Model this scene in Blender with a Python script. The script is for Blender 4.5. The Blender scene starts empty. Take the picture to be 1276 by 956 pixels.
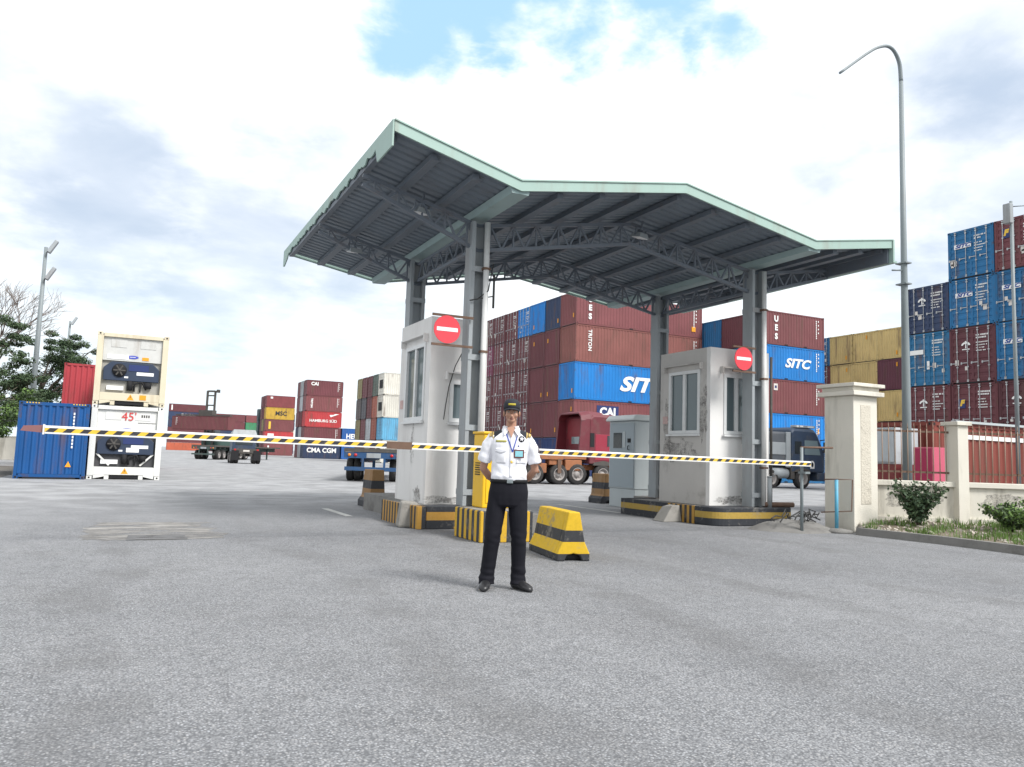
import bpy, bmesh, math, random
from mathutils import Vector, Matrix, noise
R = math.radians
SC = bpy.context.scene
COL = SC.collection

# ------------------------------------------------------------------ camera
# X runs along the gate line, Y runs into the yard, metres
cam_d = bpy.data.cameras.new('camera'); cam = bpy.data.objects.new('camera', cam_d); COL.objects.link(cam)
SC.camera = cam
cam_d.sensor_width = 36; cam_d.lens = 971.75/1276*36; cam_d.clip_start = .1; cam_d.clip_end = 4000
def cam_matrix(p, r, y, loc):
    F = Vector((math.sin(y)*math.cos(p), math.cos(y)*math.cos(p), math.sin(p)))
    Rt = Vector((math.cos(y), -math.sin(y), 0)); U = Rt.cross(F)
    c, s = math.cos(r), math.sin(r)
    X = Rt*c + U*s; Y = -Rt*s + U*c; Z = -F
    M = Matrix(((X.x, Y.x, Z.x, loc[0]), (X.y, Y.y, Z.y, loc[1]), (X.z, Y.z, Z.z, loc[2]), (0, 0, 0, 1)))
    return M
cam.matrix_world = cam_matrix(R(5.408), R(1.868), R(26.165), (0, 0, 1.25))

# ------------------------------------------------------------------ exposure, sky, sun
SC.view_settings.view_transform = 'Standard'; SC.view_settings.look = 'None'
SC.view_settings.exposure = 1.58; SC.view_settings.gamma = 1
SUN_EL, SUN_AZ = R(47), R(152)          # azimuth clockwise from +Y
W = bpy.data.worlds.new('World'); SC.world = W; W.use_nodes = True
nt = W.node_tree; nt.nodes.clear()
class NB:                                # tiny node builder
    def __init__(s, nt): s.nt = nt
    def n(s, t, **k):
        nd = s.nt.nodes.new(t)
        for a, v in k.items():
            if a.startswith('i_'): s.put(nd.inputs[a[2:]] if not a[2:].isdigit() else nd.inputs[int(a[2:])], v)
            else: setattr(nd, a, v)
        return nd
    def put(s, sock, v):
        if isinstance(v, bpy.types.NodeSocket): s.nt.links.new(v, sock)
        elif v is not None: sock.default_value = v
    def m(s, op, a, b=None, c=None, clamp=False):
        nd = s.nt.nodes.new('ShaderNodeMath'); nd.operation = op; nd.use_clamp = clamp
        s.put(nd.inputs[0], a); s.put(nd.inputs[1], b); s.put(nd.inputs[2], c); return nd.outputs[0]
    def mix(s, f, a, b, mode='MIX'):
        nd = s.nt.nodes.new('ShaderNodeMix'); nd.data_type = 'RGBA'; nd.blend_type = mode
        def c(v): return (*v, 1) if isinstance(v, tuple) and len(v) == 3 else v
        s.put(nd.inputs[0], f); s.put(nd.inputs[6], c(a)); s.put(nd.inputs[7], c(b)); return nd.outputs[2]
    def ramp(s, f, lo, hi):
        nd = s.nt.nodes.new('ShaderNodeMapRange'); nd.interpolation_type = 'SMOOTHSTEP'
        s.put(nd.inputs[0], f); nd.inputs[1].default_value = lo; nd.inputs[2].default_value = hi; return nd.outputs[0]
    def noise(s, vec, scale, detail=4, rough=.55, dist=0):
        nd = s.n('ShaderNodeTexNoise', i_Scale=scale, i_Detail=detail, i_Roughness=rough, i_Distortion=dist)
        if vec is not None: s.nt.links.new(vec, nd.inputs['Vector'])
        return nd.outputs[0]
    def mapping(s, vec, scale=(1, 1, 1), loc=None):
        nd = s.n('ShaderNodeMapping'); s.nt.links.new(vec, nd.inputs[0]); nd.inputs['Scale'].default_value = scale
        if loc is not None: s.put(nd.inputs['Location'], loc)
        return nd.outputs[0]
b = NB(nt)
sky = b.n('ShaderNodeTexSky', sky_type='NISHITA', sun_disc=False, sun_elevation=SUN_EL, sun_rotation=SUN_AZ, air_density=1.0, dust_density=1.5)
tc = b.n('ShaderNodeTexCoord')
sep = b.n('ShaderNodeSeparateXYZ'); nt.links.new(tc.outputs['Generated'], sep.inputs[0])
zz = b.m('MAXIMUM', b.m('ADD', sep.outputs[2], .18), .05)
comb = b.n('ShaderNodeCombineXYZ'); b.put(comb.inputs[0], b.m('DIVIDE', sep.outputs[0], zz)); b.put(comb.inputs[1], b.m('DIVIDE', sep.outputs[1], zz))
n1 = b.noise(comb.outputs[0], .75, 5, .5, .3)
n2 = b.noise(comb.outputs[0], 1.5, 6, .55, .2)
n3 = b.noise(comb.outputs[0], 4.5, 9, .58, .15)
def blob(d, inner, outer, wob, nz):      # soft patch of sky around a compass direction, radii in degrees
    v = b.n('ShaderNodeVectorMath', operation='DOT_PRODUCT'); nt.links.new(tc.outputs['Generated'], v.inputs[0]); v.inputs[1].default_value = Vector(d).normalized()
    ang = b.m('MULTIPLY', b.m('ARCCOSINE', b.m('MINIMUM', v.outputs['Value'], .999999)), 57.2958)
    return b.m('SUBTRACT', 1.0, b.ramp(b.m('ADD', ang, b.m('MULTIPLY', b.m('SUBTRACT', nz, .5), wob)), inner, outer))
BLUE = [((.28, .82, .50), 2, 5.5), ((.34, .80, .49), 1, 3.6), ((.32, .79, .54), 3, 7), ((.45, .735, .52), 1, 4.2), ((.545, .685, .497), .5, 3), ((.51, .68, .54), 3, 6.5), ((.40, .75, .55), 2, 5.5), ((.585, .655, .50), 0, 3.5)]
GREY = [((.78, .50, .36), 0, 11), ((.84, .46, .31), 0, 11), ((.70, .62, .37), -4, 9), ((-.03, .96, .27), 2, 12), ((-.22, .93, .29), 0, 13), ((.12, .95, .26), 0, 11), ((.24, .93, .25), -2, 10), ((.05, .98, .19), -2, 9), ((.80, .57, .2), -3, 9)]
bl = None
for d, i, o in BLUE:
    k = blob(d, i, o, 13, n3); bl = k if bl is None else b.m('MAXIMUM', bl, k)
gr = None
for d, i, o in GREY:
    k = blob(d, i, o, 30, b.m('ADD', b.m('MULTIPLY', n2, .5), b.m('MULTIPLY', n3, .5))); gr = k if gr is None else b.m('MAXIMUM', gr, k)
n4 = b.noise(comb.outputs[0], 1.7, 7, .5, .25)
wisp = b.m('MULTIPLY', b.ramp(n4, .45, .72), .25)
greym = b.m('MAXIMUM', b.m('MULTIPLY', gr, b.m('ADD', .5, b.m('MULTIPLY', b.ramp(n4, .25, .70), .45))), wisp, clamp=True)
cloudc = b.mix(greym, (4.3, 4.4, 4.5), (1.85, 2.25, 2.85))
lowm = b.m('MULTIPLY', b.m('SUBTRACT', 1.0, b.ramp(sep.outputs[2], .04, .30)), .55)
cloudc = b.mix(lowm, cloudc, (2.75, 3.35, 3.65))
skyblue = b.mix(.85, sky.outputs[0], (1.4, 2.55, 3.5))
final = b.mix(b.m('MULTIPLY', bl, .9), cloudc, skyblue)
bg = b.n('ShaderNodeBackground', i_Strength=.1); nt.links.new(final, bg.inputs[0])
out = b.n('ShaderNodeOutputWorld'); nt.links.new(bg.outputs[0], out.inputs[0])

sd = bpy.data.lights.new('sun', 'SUN'); sd.energy = 1.45; sd.angle = R(18); sd.color = (1, .975, .94)
sun = bpy.data.objects.new('sun', sd); COL.objects.link(sun)
sdir = Vector((math.sin(SUN_AZ)*math.cos(SUN_EL), math.cos(SUN_AZ)*math.cos(SUN_EL), math.sin(SUN_EL)))
sun.rotation_euler = sdir.to_track_quat('Z', 'Y').to_euler(); sun.location = (0, -20, 40)

# ------------------------------------------------------------------ helpers
def lin(r, g, b_):                       # sRGB 0-255 -> linear
    f = lambda c: (c/255/12.92) if c/255 <= .04045 else ((c/255+.055)/1.055)**2.4
    return (f(r), f(g), f(b_))
class MB:
    def __init__(s): s.v = []; s.f = []; s.mi = []; s.cur = 0; s.sm = []; s.smooth = False
    def add(s, vs, fs):
        o = len(s.v); s.v += [tuple(v) for v in vs]
        for f in fs: s.f.append([i+o for i in f]); s.mi.append(s.cur); s.sm.append(s.smooth)
    def box(s, x0, x1, y0, y1, z0, z1):
        s.add([(x0,y0,z0),(x1,y0,z0),(x1,y1,z0),(x0,y1,z0),(x0,y0,z1),(x1,y0,z1),(x1,y1,z1),(x0,y1,z1)],
              [(3,2,1,0),(4,5,6,7),(0,1,5,4),(1,2,6,5),(2,3,7,6),(3,0,4,7)])
    def hexa(s, b4, t4):                 # bottom 4 / top 4 corners, ccw from above
        s.add(list(b4)+list(t4), [(3,2,1,0),(4,5,6,7),(0,1,5,4),(1,2,6,5),(2,3,7,6),(3,0,4,7)])
    def bar(s, a, c, w, h, up=(0,0,1)):  # box beam between two points
        a, c = Vector(a), Vector(c); d = (c-a).normalized(); up = Vector(up)
        if abs(d.dot(up)) > .98: up = Vector((0, 1, 0))
        x = d.cross(up).normalized(); y = x.cross(d)
        P = []
        for q in (a, c):
            for sx, sy in ((-1,-1),(1,-1),(1,1),(-1,1)): P.append(q+x*sx*w/2+y*sy*h/2)
        s.add(P, [(0,1,2,3),(7,6,5,4),(0,4,5,1),(1,5,6,2),(2,6,7,3),(3,7,4,0)])
    def tube(s, pts, rad, n=10, cap=True):
        pts = [Vector(p) for p in pts]
        if not hasattr(rad, '__len__'): rad = [rad]*len(pts)
        prev = None; rings = []
        for i, p in enumerate(pts):
            d = (pts[min(i+1, len(pts)-1)]-pts[max(i-1, 0)]).normalized()
            if prev is None:
                u = d.cross(Vector((0,0,1)) if abs(d.z) < .9 else Vector((1,0,0))).normalized()
            else: u = (prev - d*prev.dot(d)).normalized()
            prev = u; w = d.cross(u)
            rings.append([p+(u*math.cos(t)+w*math.sin(t))*rad[i] for t in [2*math.pi*k/n for k in range(n)]])
        vs = [v for r in rings for v in r]; fs = []
        for i in range(len(rings)-1):
            for k in range(n):
                k2 = (k+1) % n; fs.append((i*n+k, i*n+k2, (i+1)*n+k2, (i+1)*n+k))
        if cap: fs.append(tuple(range(n-1,-1,-1))); fs.append(tuple(range((len(rings)-1)*n, len(rings)*n)))
        sm = s.smooth; s.smooth = True; s.add(vs, fs); s.smooth = sm
    def prism(s, poly, axis, a, c):      # extrude a 2D polygon along an axis; poly coords are the two other axes in order
        def P(p, t): return {'x': (t, p[0], p[1]), 'y': (p[0], t, p[1]), 'z': (p[0], p[1], t)}[axis]
        n = len(poly)
        s.add([P(p, a) for p in poly]+[P(p, c) for p in poly],
              [tuple(range(n)), tuple(range(2*n-1, n-1, -1))]+[(i, n+i, n+(i+1) % n, (i+1) % n) for i in range(n)])
    def loft(s, rings, cap=True):
        n = len(rings[0]); vs = [v for r in rings for v in r]; fs = []
        for i in range(len(rings)-1):
            for k in range(n):
                k2 = (k+1) % n; fs.append((i*n+k, i*n+k2, (i+1)*n+k2, (i+1)*n+k))
        if cap: fs.append(tuple(range(n-1,-1,-1))); fs.append(tuple(range((len(rings)-1)*n, len(rings)*n)))
        s.add(vs, fs)
    def ball(s, c, r, n=12, m=8, rot=None):
        r = r if hasattr(r, '__len__') else (r, r, r); c = Vector(c); rings = []
        for i in range(1, m):
            t = math.pi*i/m
            ring = [Vector((r[0]*math.sin(t)*math.cos(2*math.pi*k/n), r[1]*math.sin(t)*math.sin(2*math.pi*k/n), -r[2]*math.cos(t))) for k in range(n)]
            rings.append(ring)
        vs = [v for q in rings for v in q]+[Vector((0,0,-r[2])), Vector((0,0,r[2]))]
        if rot: vs = [rot @ v for v in vs]
        vs = [v+c for v in vs]; N = len(vs); fs = []
        for i in range(m-2):
            for k in range(n): fs.append((i*n+k, i*n+(k+1) % n, (i+1)*n+(k+1) % n, (i+1)*n+k))
        for k in range(n): fs.append((N-2, (k+1) % n, k)); fs.append((N-1, (m-2)*n+k, (m-2)*n+(k+1) % n))
        sm = s.smooth; s.smooth = True; s.add(vs, fs); s.smooth = sm
    def mesh(s, name, recalc=True, weld=False):
        me = bpy.data.meshes.new(name); me.from_pydata(s.v, [], s.f); me.update()
        me.polygons.foreach_set('material_index', s.mi); me.polygons.foreach_set('use_smooth', s.sm)
        if recalc or weld:
            bm = bmesh.new(); bm.from_mesh(me)
            if weld: bmesh.ops.remove_doubles(bm, verts=bm.verts, dist=1e-5)
            bmesh.ops.recalc_face_normals(bm, faces=bm.faces); bm.to_mesh(me); bm.free()
        return me
    def build(s, name, mats, parent=None, loc=None, recalc=True, bevel=0):
        me = s.mesh(name, recalc)
        for m_ in (mats if isinstance(mats, (list, tuple)) else [mats]): me.materials.append(m_)
        o = bpy.data.objects.new(name, me); COL.objects.link(o)
        if loc is not None: o.location = loc
        if parent is not None: o.parent = parent
        if bevel:
            bv = o.modifiers.new('bevel', 'BEVEL'); bv.width = bevel; bv.segments = 2; bv.limit_method = 'ANGLE'; bv.angle_limit = R(40)
        return o
def tag(o, label=None, cat=None, group=None, kind=None):
    if label: o['label'] = label
    if cat: o['category'] = cat
    if group: o['group'] = group
    if kind: o['kind'] = kind
    return o
def empty(name, loc, rz=0, label=None, cat=None, group=None):
    o = bpy.data.objects.new(name, None); COL.objects.link(o); o.location = loc; o.rotation_euler = (0, 0, rz)
    o.empty_display_size = .3
    return tag(o, label, cat, group)
def link(name, me, parent, loc=None, rot=None, color=None):
    o = bpy.data.objects.new(name, me); COL.objects.link(o); o.parent = parent
    if loc is not None: o.location = loc
    if rot is not None: o.rotation_euler = rot
    if color is not None: o.color = (*color, 1)
    return o
def copy_tree(o, parent=None):
    c = o.copy(); COL.objects.link(c)
    if parent is not None: c.parent = parent
    for ch in list(o.children): copy_tree(ch, c)
    return c
_txt = {}
def text_mesh(body, size=1, extrude=.004, shear=0, offset=0, spacing=1, align='CENTER', xs=1, line=1):
    key = (body, size, extrude, shear, offset, spacing, align, xs, line)
    if key in _txt: return _txt[key]
    cu = bpy.data.curves.new('lettering', 'FONT'); cu.body = body; cu.size = size; cu.extrude = extrude; cu.shear = shear
    cu.offset = offset; cu.space_character = spacing; cu.align_x = align; cu.align_y = 'CENTER'; cu.space_line = line; cu.resolution_u = 4
    ob = bpy.data.objects.new('lettering', cu); COL.objects.link(ob)
    bpy.context.view_layer.update()
    me = bpy.data.meshes.new_from_object(ob.evaluated_get(bpy.context.evaluated_depsgraph_get()))
    bpy.data.objects.remove(ob)
    if xs != 1: me.transform(Matrix.Diagonal((xs, 1, 1, 1)))
    _txt[key] = me; return me
def text(body, size, mat, parent, loc, face='-Y', name='lettering', vert=False, **k):
    me = text_mesh(body, size, **k)
    key = me.name+mat.name
    if not me.materials: me.materials.append(mat)
    elif me.materials[0] != mat: me = me.copy(); me.materials.clear(); me.materials.append(mat)
    rot = {'-Y': (R(90), 0, 0), '-X': (R(90), 0, R(-90)), '+X': (R(90), 0, R(90)), '+Z': (0, 0, 0)}[face]
    o = link(name, me, parent, loc)
    M = Matrix.Rotation(rot[2], 3, 'Z') @ Matrix.Rotation(rot[0], 3, 'X')
    if vert: M = M @ Matrix.Rotation(R(-90), 3, 'Z')
    o.rotation_euler = M.to_euler()
    return o

def spline(pts, n=6):                     # Catmull-Rom through the points
    P = [Vector(p) for p in pts]; P = [P[0]*2-P[1]]+P+[P[-1]*2-P[-2]]; out = []
    for i in range(1, len(P)-2):
        a, b_, c, d = P[i-1:i+3]
        for k in range(n):
            t = k/n; out.append(.5*((2*b_)+(c-a)*t+(2*a-5*b_+4*c-d)*t*t+(3*b_-a-3*c+d)*t**3))
    return out+[P[-2]]
# ------------------------------------------------------------------ materials
MATS = {}
def pmat(name, col, rough=.6, var=.25, scale=4, dirt=0, dirtc=(.12,.10,.08), dscale=2.5, metal=0, spec=.4, objcol=False, bump=0, bscale=60, streak=False, coords='Object'):
    m = bpy.data.materials.new(name); m.use_nodes = True; t = m.node_tree; t.nodes.clear(); q = NB(t)
    tcn = q.n('ShaderNodeTexCoord'); oi = q.n('ShaderNodeObjectInfo')
    va = q.n('ShaderNodeVectorMath', operation='ADD'); t.links.new(tcn.outputs[coords], va.inputs[0])
    cm = q.n('ShaderNodeCombineXYZ'); rr = q.m('MULTIPLY', oi.outputs['Random'], 37.0)
    for i in range(3): q.put(cm.inputs[i], rr)
    t.links.new(cm.outputs[0], va.inputs[1]); vec = va.outputs[0]
    base = oi.outputs['Color'] if objcol else (*col, 1)
    na = q.noise(vec, scale, 5, .6)
    fac = q.m('ADD', 1-var/2, q.m('MULTIPLY', na, var))
    cc = q.n('ShaderNodeCombineXYZ')
    for i in range(3): q.put(cc.inputs[i], fac)
    c = q.mix(1, base, cc.outputs[0], 'MULTIPLY')
    if dirt:
        dv = q.mapping(vec, (1, 1, .18)) if streak else vec
        nd_ = q.noise(dv, dscale, 7, .65)
        c = q.mix(q.m('MULTIPLY', q.ramp(nd_, .5, .72), dirt), c, dirtc)
    bs = q.n('ShaderNodeBsdfPrincipled', i_Roughness=rough, i_Metallic=metal)
    bs.inputs['Specular IOR Level'].default_value = spec
    t.links.new(c, bs.inputs['Base Color'])
    if bump:
        bn = q.n('ShaderNodeBump', i_Strength=bump, i_Distance=.02); t.links.new(q.noise(vec, bscale, 4, .6), bn.inputs['Height']); t.links.new(bn.outputs[0], bs.inputs['Normal'])
    o = q.n('ShaderNodeOutputMaterial'); t.links.new(bs.outputs[0], o.inputs[0])
    MATS[name] = m; return m
M_cont = pmat('container_paint', None, .6, .55, .6, .7, (.115,.065,.05), 1.5, objcol=True, streak=True, spec=.35)
M_contframe = pmat('container_frame_paint', None, .6, .3, 1.2, .6, (.09,.05,.035), 3, objcol=True, spec=.3)
M_casting = pmat('corner_casting_steel', (.10,.08,.075), .7, .4, 8)
M_rod = pmat('galvanised_rod', (.42,.43,.44), .45, .3, 5, .3, (.2,.14,.1), 6, metal=.3)
M_white = pmat('white_lettering', (.78,.78,.76), .6, .2, 3, .25, (.35,.3,.28), 3)
M_yellowlet = pmat('yellow_lettering', (.70,.45,.05), .6, .2, 3)
M_blacklet = pmat('black_lettering', (.03,.03,.035), .6, .2, 3)
M_bluelet = pmat('blue_lettering', (.02,.06,.25), .6, .2, 3)
M_redlet = pmat('red_lettering', (.55,.04,.04), .6, .2, 3)
M_orangelet = pmat('orange_label', (.75,.32,.02), .6, .2, 3)
M_navylet = pmat('navy_label', (.02,.035,.13), .6, .2, 3)
M_paper = pmat('paper_label', (.62,.58,.54), .7, .2, 3)
M_dark = pmat('dark_recess', (.012,.012,.014), .8, .2, 3)
M_steelgrey = pmat('grey_steel_paint', (.295,.32,.335), .5, .25, 2, .4, (.16,.12,.10), 2.2, streak=True)
M_truss = pmat('truss_paint', (.145,.168,.20), .55, .3, 3, .35, (.13,.09,.07), 3)
M_sheet = pmat('roof_sheet_underside', (.155,.188,.225), .5, .35, 1.5, .3, (.13,.12,.12), 1.2)
M_mint = pmat('mint_fascia', (.31,.43,.385), .55, .25, 1.2, .5, (.25,.24,.20), 2.5, streak=True)
M_gutter = pmat('pale_green_gutter', (.30,.40,.40), .55, .2, 2, .2)
M_wall = pmat('booth_render', (.70,.69,.675), .85, .14, 1.6, .35, (.33,.30,.28), 1.3, bump=.25, streak=True)
M_wallc = pmat('cream_render', (.66,.63,.555), .88, .22, 1.6, .72, (.30,.28,.235), 1.8, bump=.35, streak=True)
M_wallr = pmat('rough_cream_render', (.58,.54,.46), .95, .3, 20, .5, (.28,.26,.22), 8, bump=1, bscale=35)
M_upvc = pmat('white_window_frame', (.66,.67,.67), .4, .1, 3, .25, (.4,.38,.36), 4)
M_conc = pmat('old_concrete', (.26,.25,.23), .9, .5, 4, .5, (.11,.10,.09), 3, bump=.6)
M_conc2 = pmat('kerb_concrete', (.20,.195,.185), .9, .5, 2.5, .6, (.09,.085,.08), 2, bump=.6)
M_pvc = pmat('white_pipe', (.66,.66,.65), .4, .15, 2, .3, (.35,.33,.3), 3)
M_galv = pmat('galvanised_pole', (.20,.23,.24), .5, .25, 1.2, .25, (.17,.16,.15), 2)
M_rust = pmat('rusty_steel', (.14,.085,.06), .8, .5, 8, .5, (.06,.04,.03), 5)
M_wall2 = pmat('grimy_booth_render', (.52,.50,.475), .88, .22, 1.3, .65, (.26,.24,.22), 1.6, bump=.3)
M_signred = pmat('sign_red', (.72,.055,.075), .5, .08, 2)
M_signwhite = pmat('sign_white', (.8,.8,.8), .5, .08, 2)
M_cabyel = pmat('yellow_cabinet_paint', (.74,.44,.012), .4, .1, 2, .12, (.3,.2,.05), 3)
M_kiosk = pmat('pale_grey_cabinet_paint', (.42,.46,.47), .45, .12, 2, .15, (.25,.24,.22), 2, streak=True)
M_tyre = pmat('tyre_rubber', (.028,.027,.027), .85, .5, 6, .5, (.10,.09,.08), 3)
M_rim = pmat('wheel_rim', (.28,.26,.25), .6, .4, 6, .5, (.12,.09,.07), 4)
M_chassis = pmat('dusty_chassis', (.07,.065,.06), .8, .5, 4, .5, (.14,.12,.10), 3)
M_orangech = pmat('orange_brown_chassis', (.30,.12,.055), .75, .5, 2.5, .6, (.12,.08,.06), 3)
M_redcab = pmat('faded_red_cab_paint', (.135,.024,.034), .5, .4, 1.5, .55, (.13,.07,.065), 1.6)
M_bluecab = pmat('dark_blue_cab_paint', (.034,.055,.095), .5, .4, 1.5, .55, (.10,.10,.095), 2)
M_bluetr = pmat('blue_trailer_paint', (.020,.068,.165), .6, .4, 2, .55, (.09,.085,.08), 3)
M_lightred = pmat('red_lens', (.5,.02,.02), .25, .1, 3)
M_lightor = pmat('amber_lens', (.75,.25,.02), .25, .1, 3)
M_pole_blue = pmat('blue_post_paint', (.10,.36,.52), .5, .2, 5, .3, (.15,.12,.10), 6)
M_leafdark = pmat('dark_leaves', (.042,.072,.038), .6, .9, 1.3, coords='Object', spec=.25)
M_leafmid = pmat('mid_leaves', (.070,.108,.052), .6, .9, 1.3, spec=.25)
M_leaflight = pmat('light_leaves', (.12,.20,.05), .6, .9, 2.0, spec=.25)
M_bark = pmat('bark', (.13,.105,.085), .9, .5, 6, bump=.6)
M_twig = pmat('bare_twigs', (.20,.165,.145), .9, .4, 6)
M_cable = pmat('black_cable', (.04,.04,.04), .6, .2, 5)
def glass_mat(name, col, rough=.06):
    m = bpy.data.materials.new(name); m.use_nodes = True; bs = m.node_tree.nodes['Principled BSDF']
    bs.inputs['Base Color'].default_value = (*col, 1); bs.inputs['Roughness'].default_value = rough; bs.inputs['Specular IOR Level'].default_value = .6
    return m
M_glass = glass_mat('window_glass', (.10,.13,.14), .05)
M_glassdark = glass_mat('dark_cab_glass', (.03,.04,.045), .08)
M_glasspale = glass_mat('pale_cab_glass', (.18,.24,.26), .1)

def stripe_mat(name, expr, colA, colB, worn=.35, wornc=(.24,.225,.20), rough=.65):
    """expr(q, sepxyz outputs) -> 0/1 factor choosing colB over colA"""
    m = bpy.data.materials.new(name); m.use_nodes = True; t = m.node_tree; t.nodes.clear(); q = NB(t)
    tcn = q.n('ShaderNodeTexCoord'); s = q.n('ShaderNodeSeparateXYZ'); t.links.new(tcn.outputs['Object'], s.inputs[0])
    c = q.mix(expr(q, s.outputs), colA, colB)
    nv = q.noise(tcn.outputs['Object'], 3, 6, .65); nf = q.noise(tcn.outputs['Object'], 16, 5, .7)
    f = q.m('ADD', .75, q.m('MULTIPLY', nf, .5)); cc = q.n('ShaderNodeCombineXYZ')
    for i in range(3): q.put(cc.inputs[i], f)
    c = q.mix(1, c, cc.outputs[0], 'MULTIPLY')
    c = q.mix(q.m('MULTIPLY', q.ramp(q.m('ADD', q.m('MULTIPLY', nv, .6), q.m('MULTIPLY', nf, .4)), .52, .62), worn), c, wornc)
    bs = q.n('ShaderNodeBsdfPrincipled', i_Roughness=rough); t.links.new(c, bs.inputs['Base Color']); bs.inputs['Specular IOR Level'].default_value = .3
    bn = q.n('ShaderNodeBump', i_Strength=.3, i_Distance=.01); t.links.new(nf, bn.inputs['Height']); t.links.new(bn.outputs[0], bs.inputs['Normal'])
    o = q.n('ShaderNodeOutputMaterial'); t.links.new(bs.outputs[0], o.inputs[0]); return m
def frac_lt(q, v, pitch, duty=.5): return q.m('LESS_THAN', q.m('FRACT', q.m('DIVIDE', v, pitch)), duty)
def band(q, v, lo, hi): return q.m('MULTIPLY', q.m('GREATER_THAN', v, lo), q.m('LESS_THAN', v, hi))
YEL = (.62,.37,.02); BLK = (.035,.038,.045); OCH = (.42,.235,.05)
M_vstripe = stripe_mat('vertical_hazard_stripes', lambda q, s: frac_lt(q, q.m('ADD', s[0], s[1]), .16), BLK, OCH, .5, (.17,.155,.13))
M_vstripe2 = stripe_mat('bright_vertical_hazard_stripes', lambda q, s: frac_lt(q, q.m('ADD', q.m('ADD', s[0], s[1]), .05), .19, .5), BLK, (.55,.33,.025), .5, (.17,.155,.13))
M_hstripe = stripe_mat('horizontal_hazard_stripes', lambda q, s: q.m('MAXIMUM', band(q, s[2], .15, .29), q.m('MULTIPLY', q.m('LESS_THAN', s[2], .045), q.m('GREATER_THAN', s[0], .5))), BLK, OCH, .3)
M_hstripe2 = stripe_mat('worn_horizontal_hazard_stripes', lambda q, s: band(q, s[2], .15, .28), BLK, (.40,.27,.06), .5)
M_jersey = stripe_mat('jersey_block_bands', lambda q, s: q.m('MAXIMUM', band(q, s[2], .09, .235), q.m('GREATER_THAN', s[2], .375)), (.035,.036,.04), (.58,.37,.02), .7, (.20,.185,.15))
M_jersey2 = stripe_mat('faded_jersey_bands', lambda q, s: q.m('MAXIMUM', band(q, s[2], .21, .42), q.m('GREATER_THAN', s[2], .61)), (.04,.042,.048), (.26,.15,.065), .25)
def boom_expr(q, s): return frac_lt(q, q.m('ADD', s[0], q.m('MULTIPLY', s[2], -1.0)), .18, .5)
M_boom = stripe_mat('boom_stripes', boom_expr, (.70,.46,.05), (.035,.035,.04), .12, (.6,.58,.5), .45)
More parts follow.
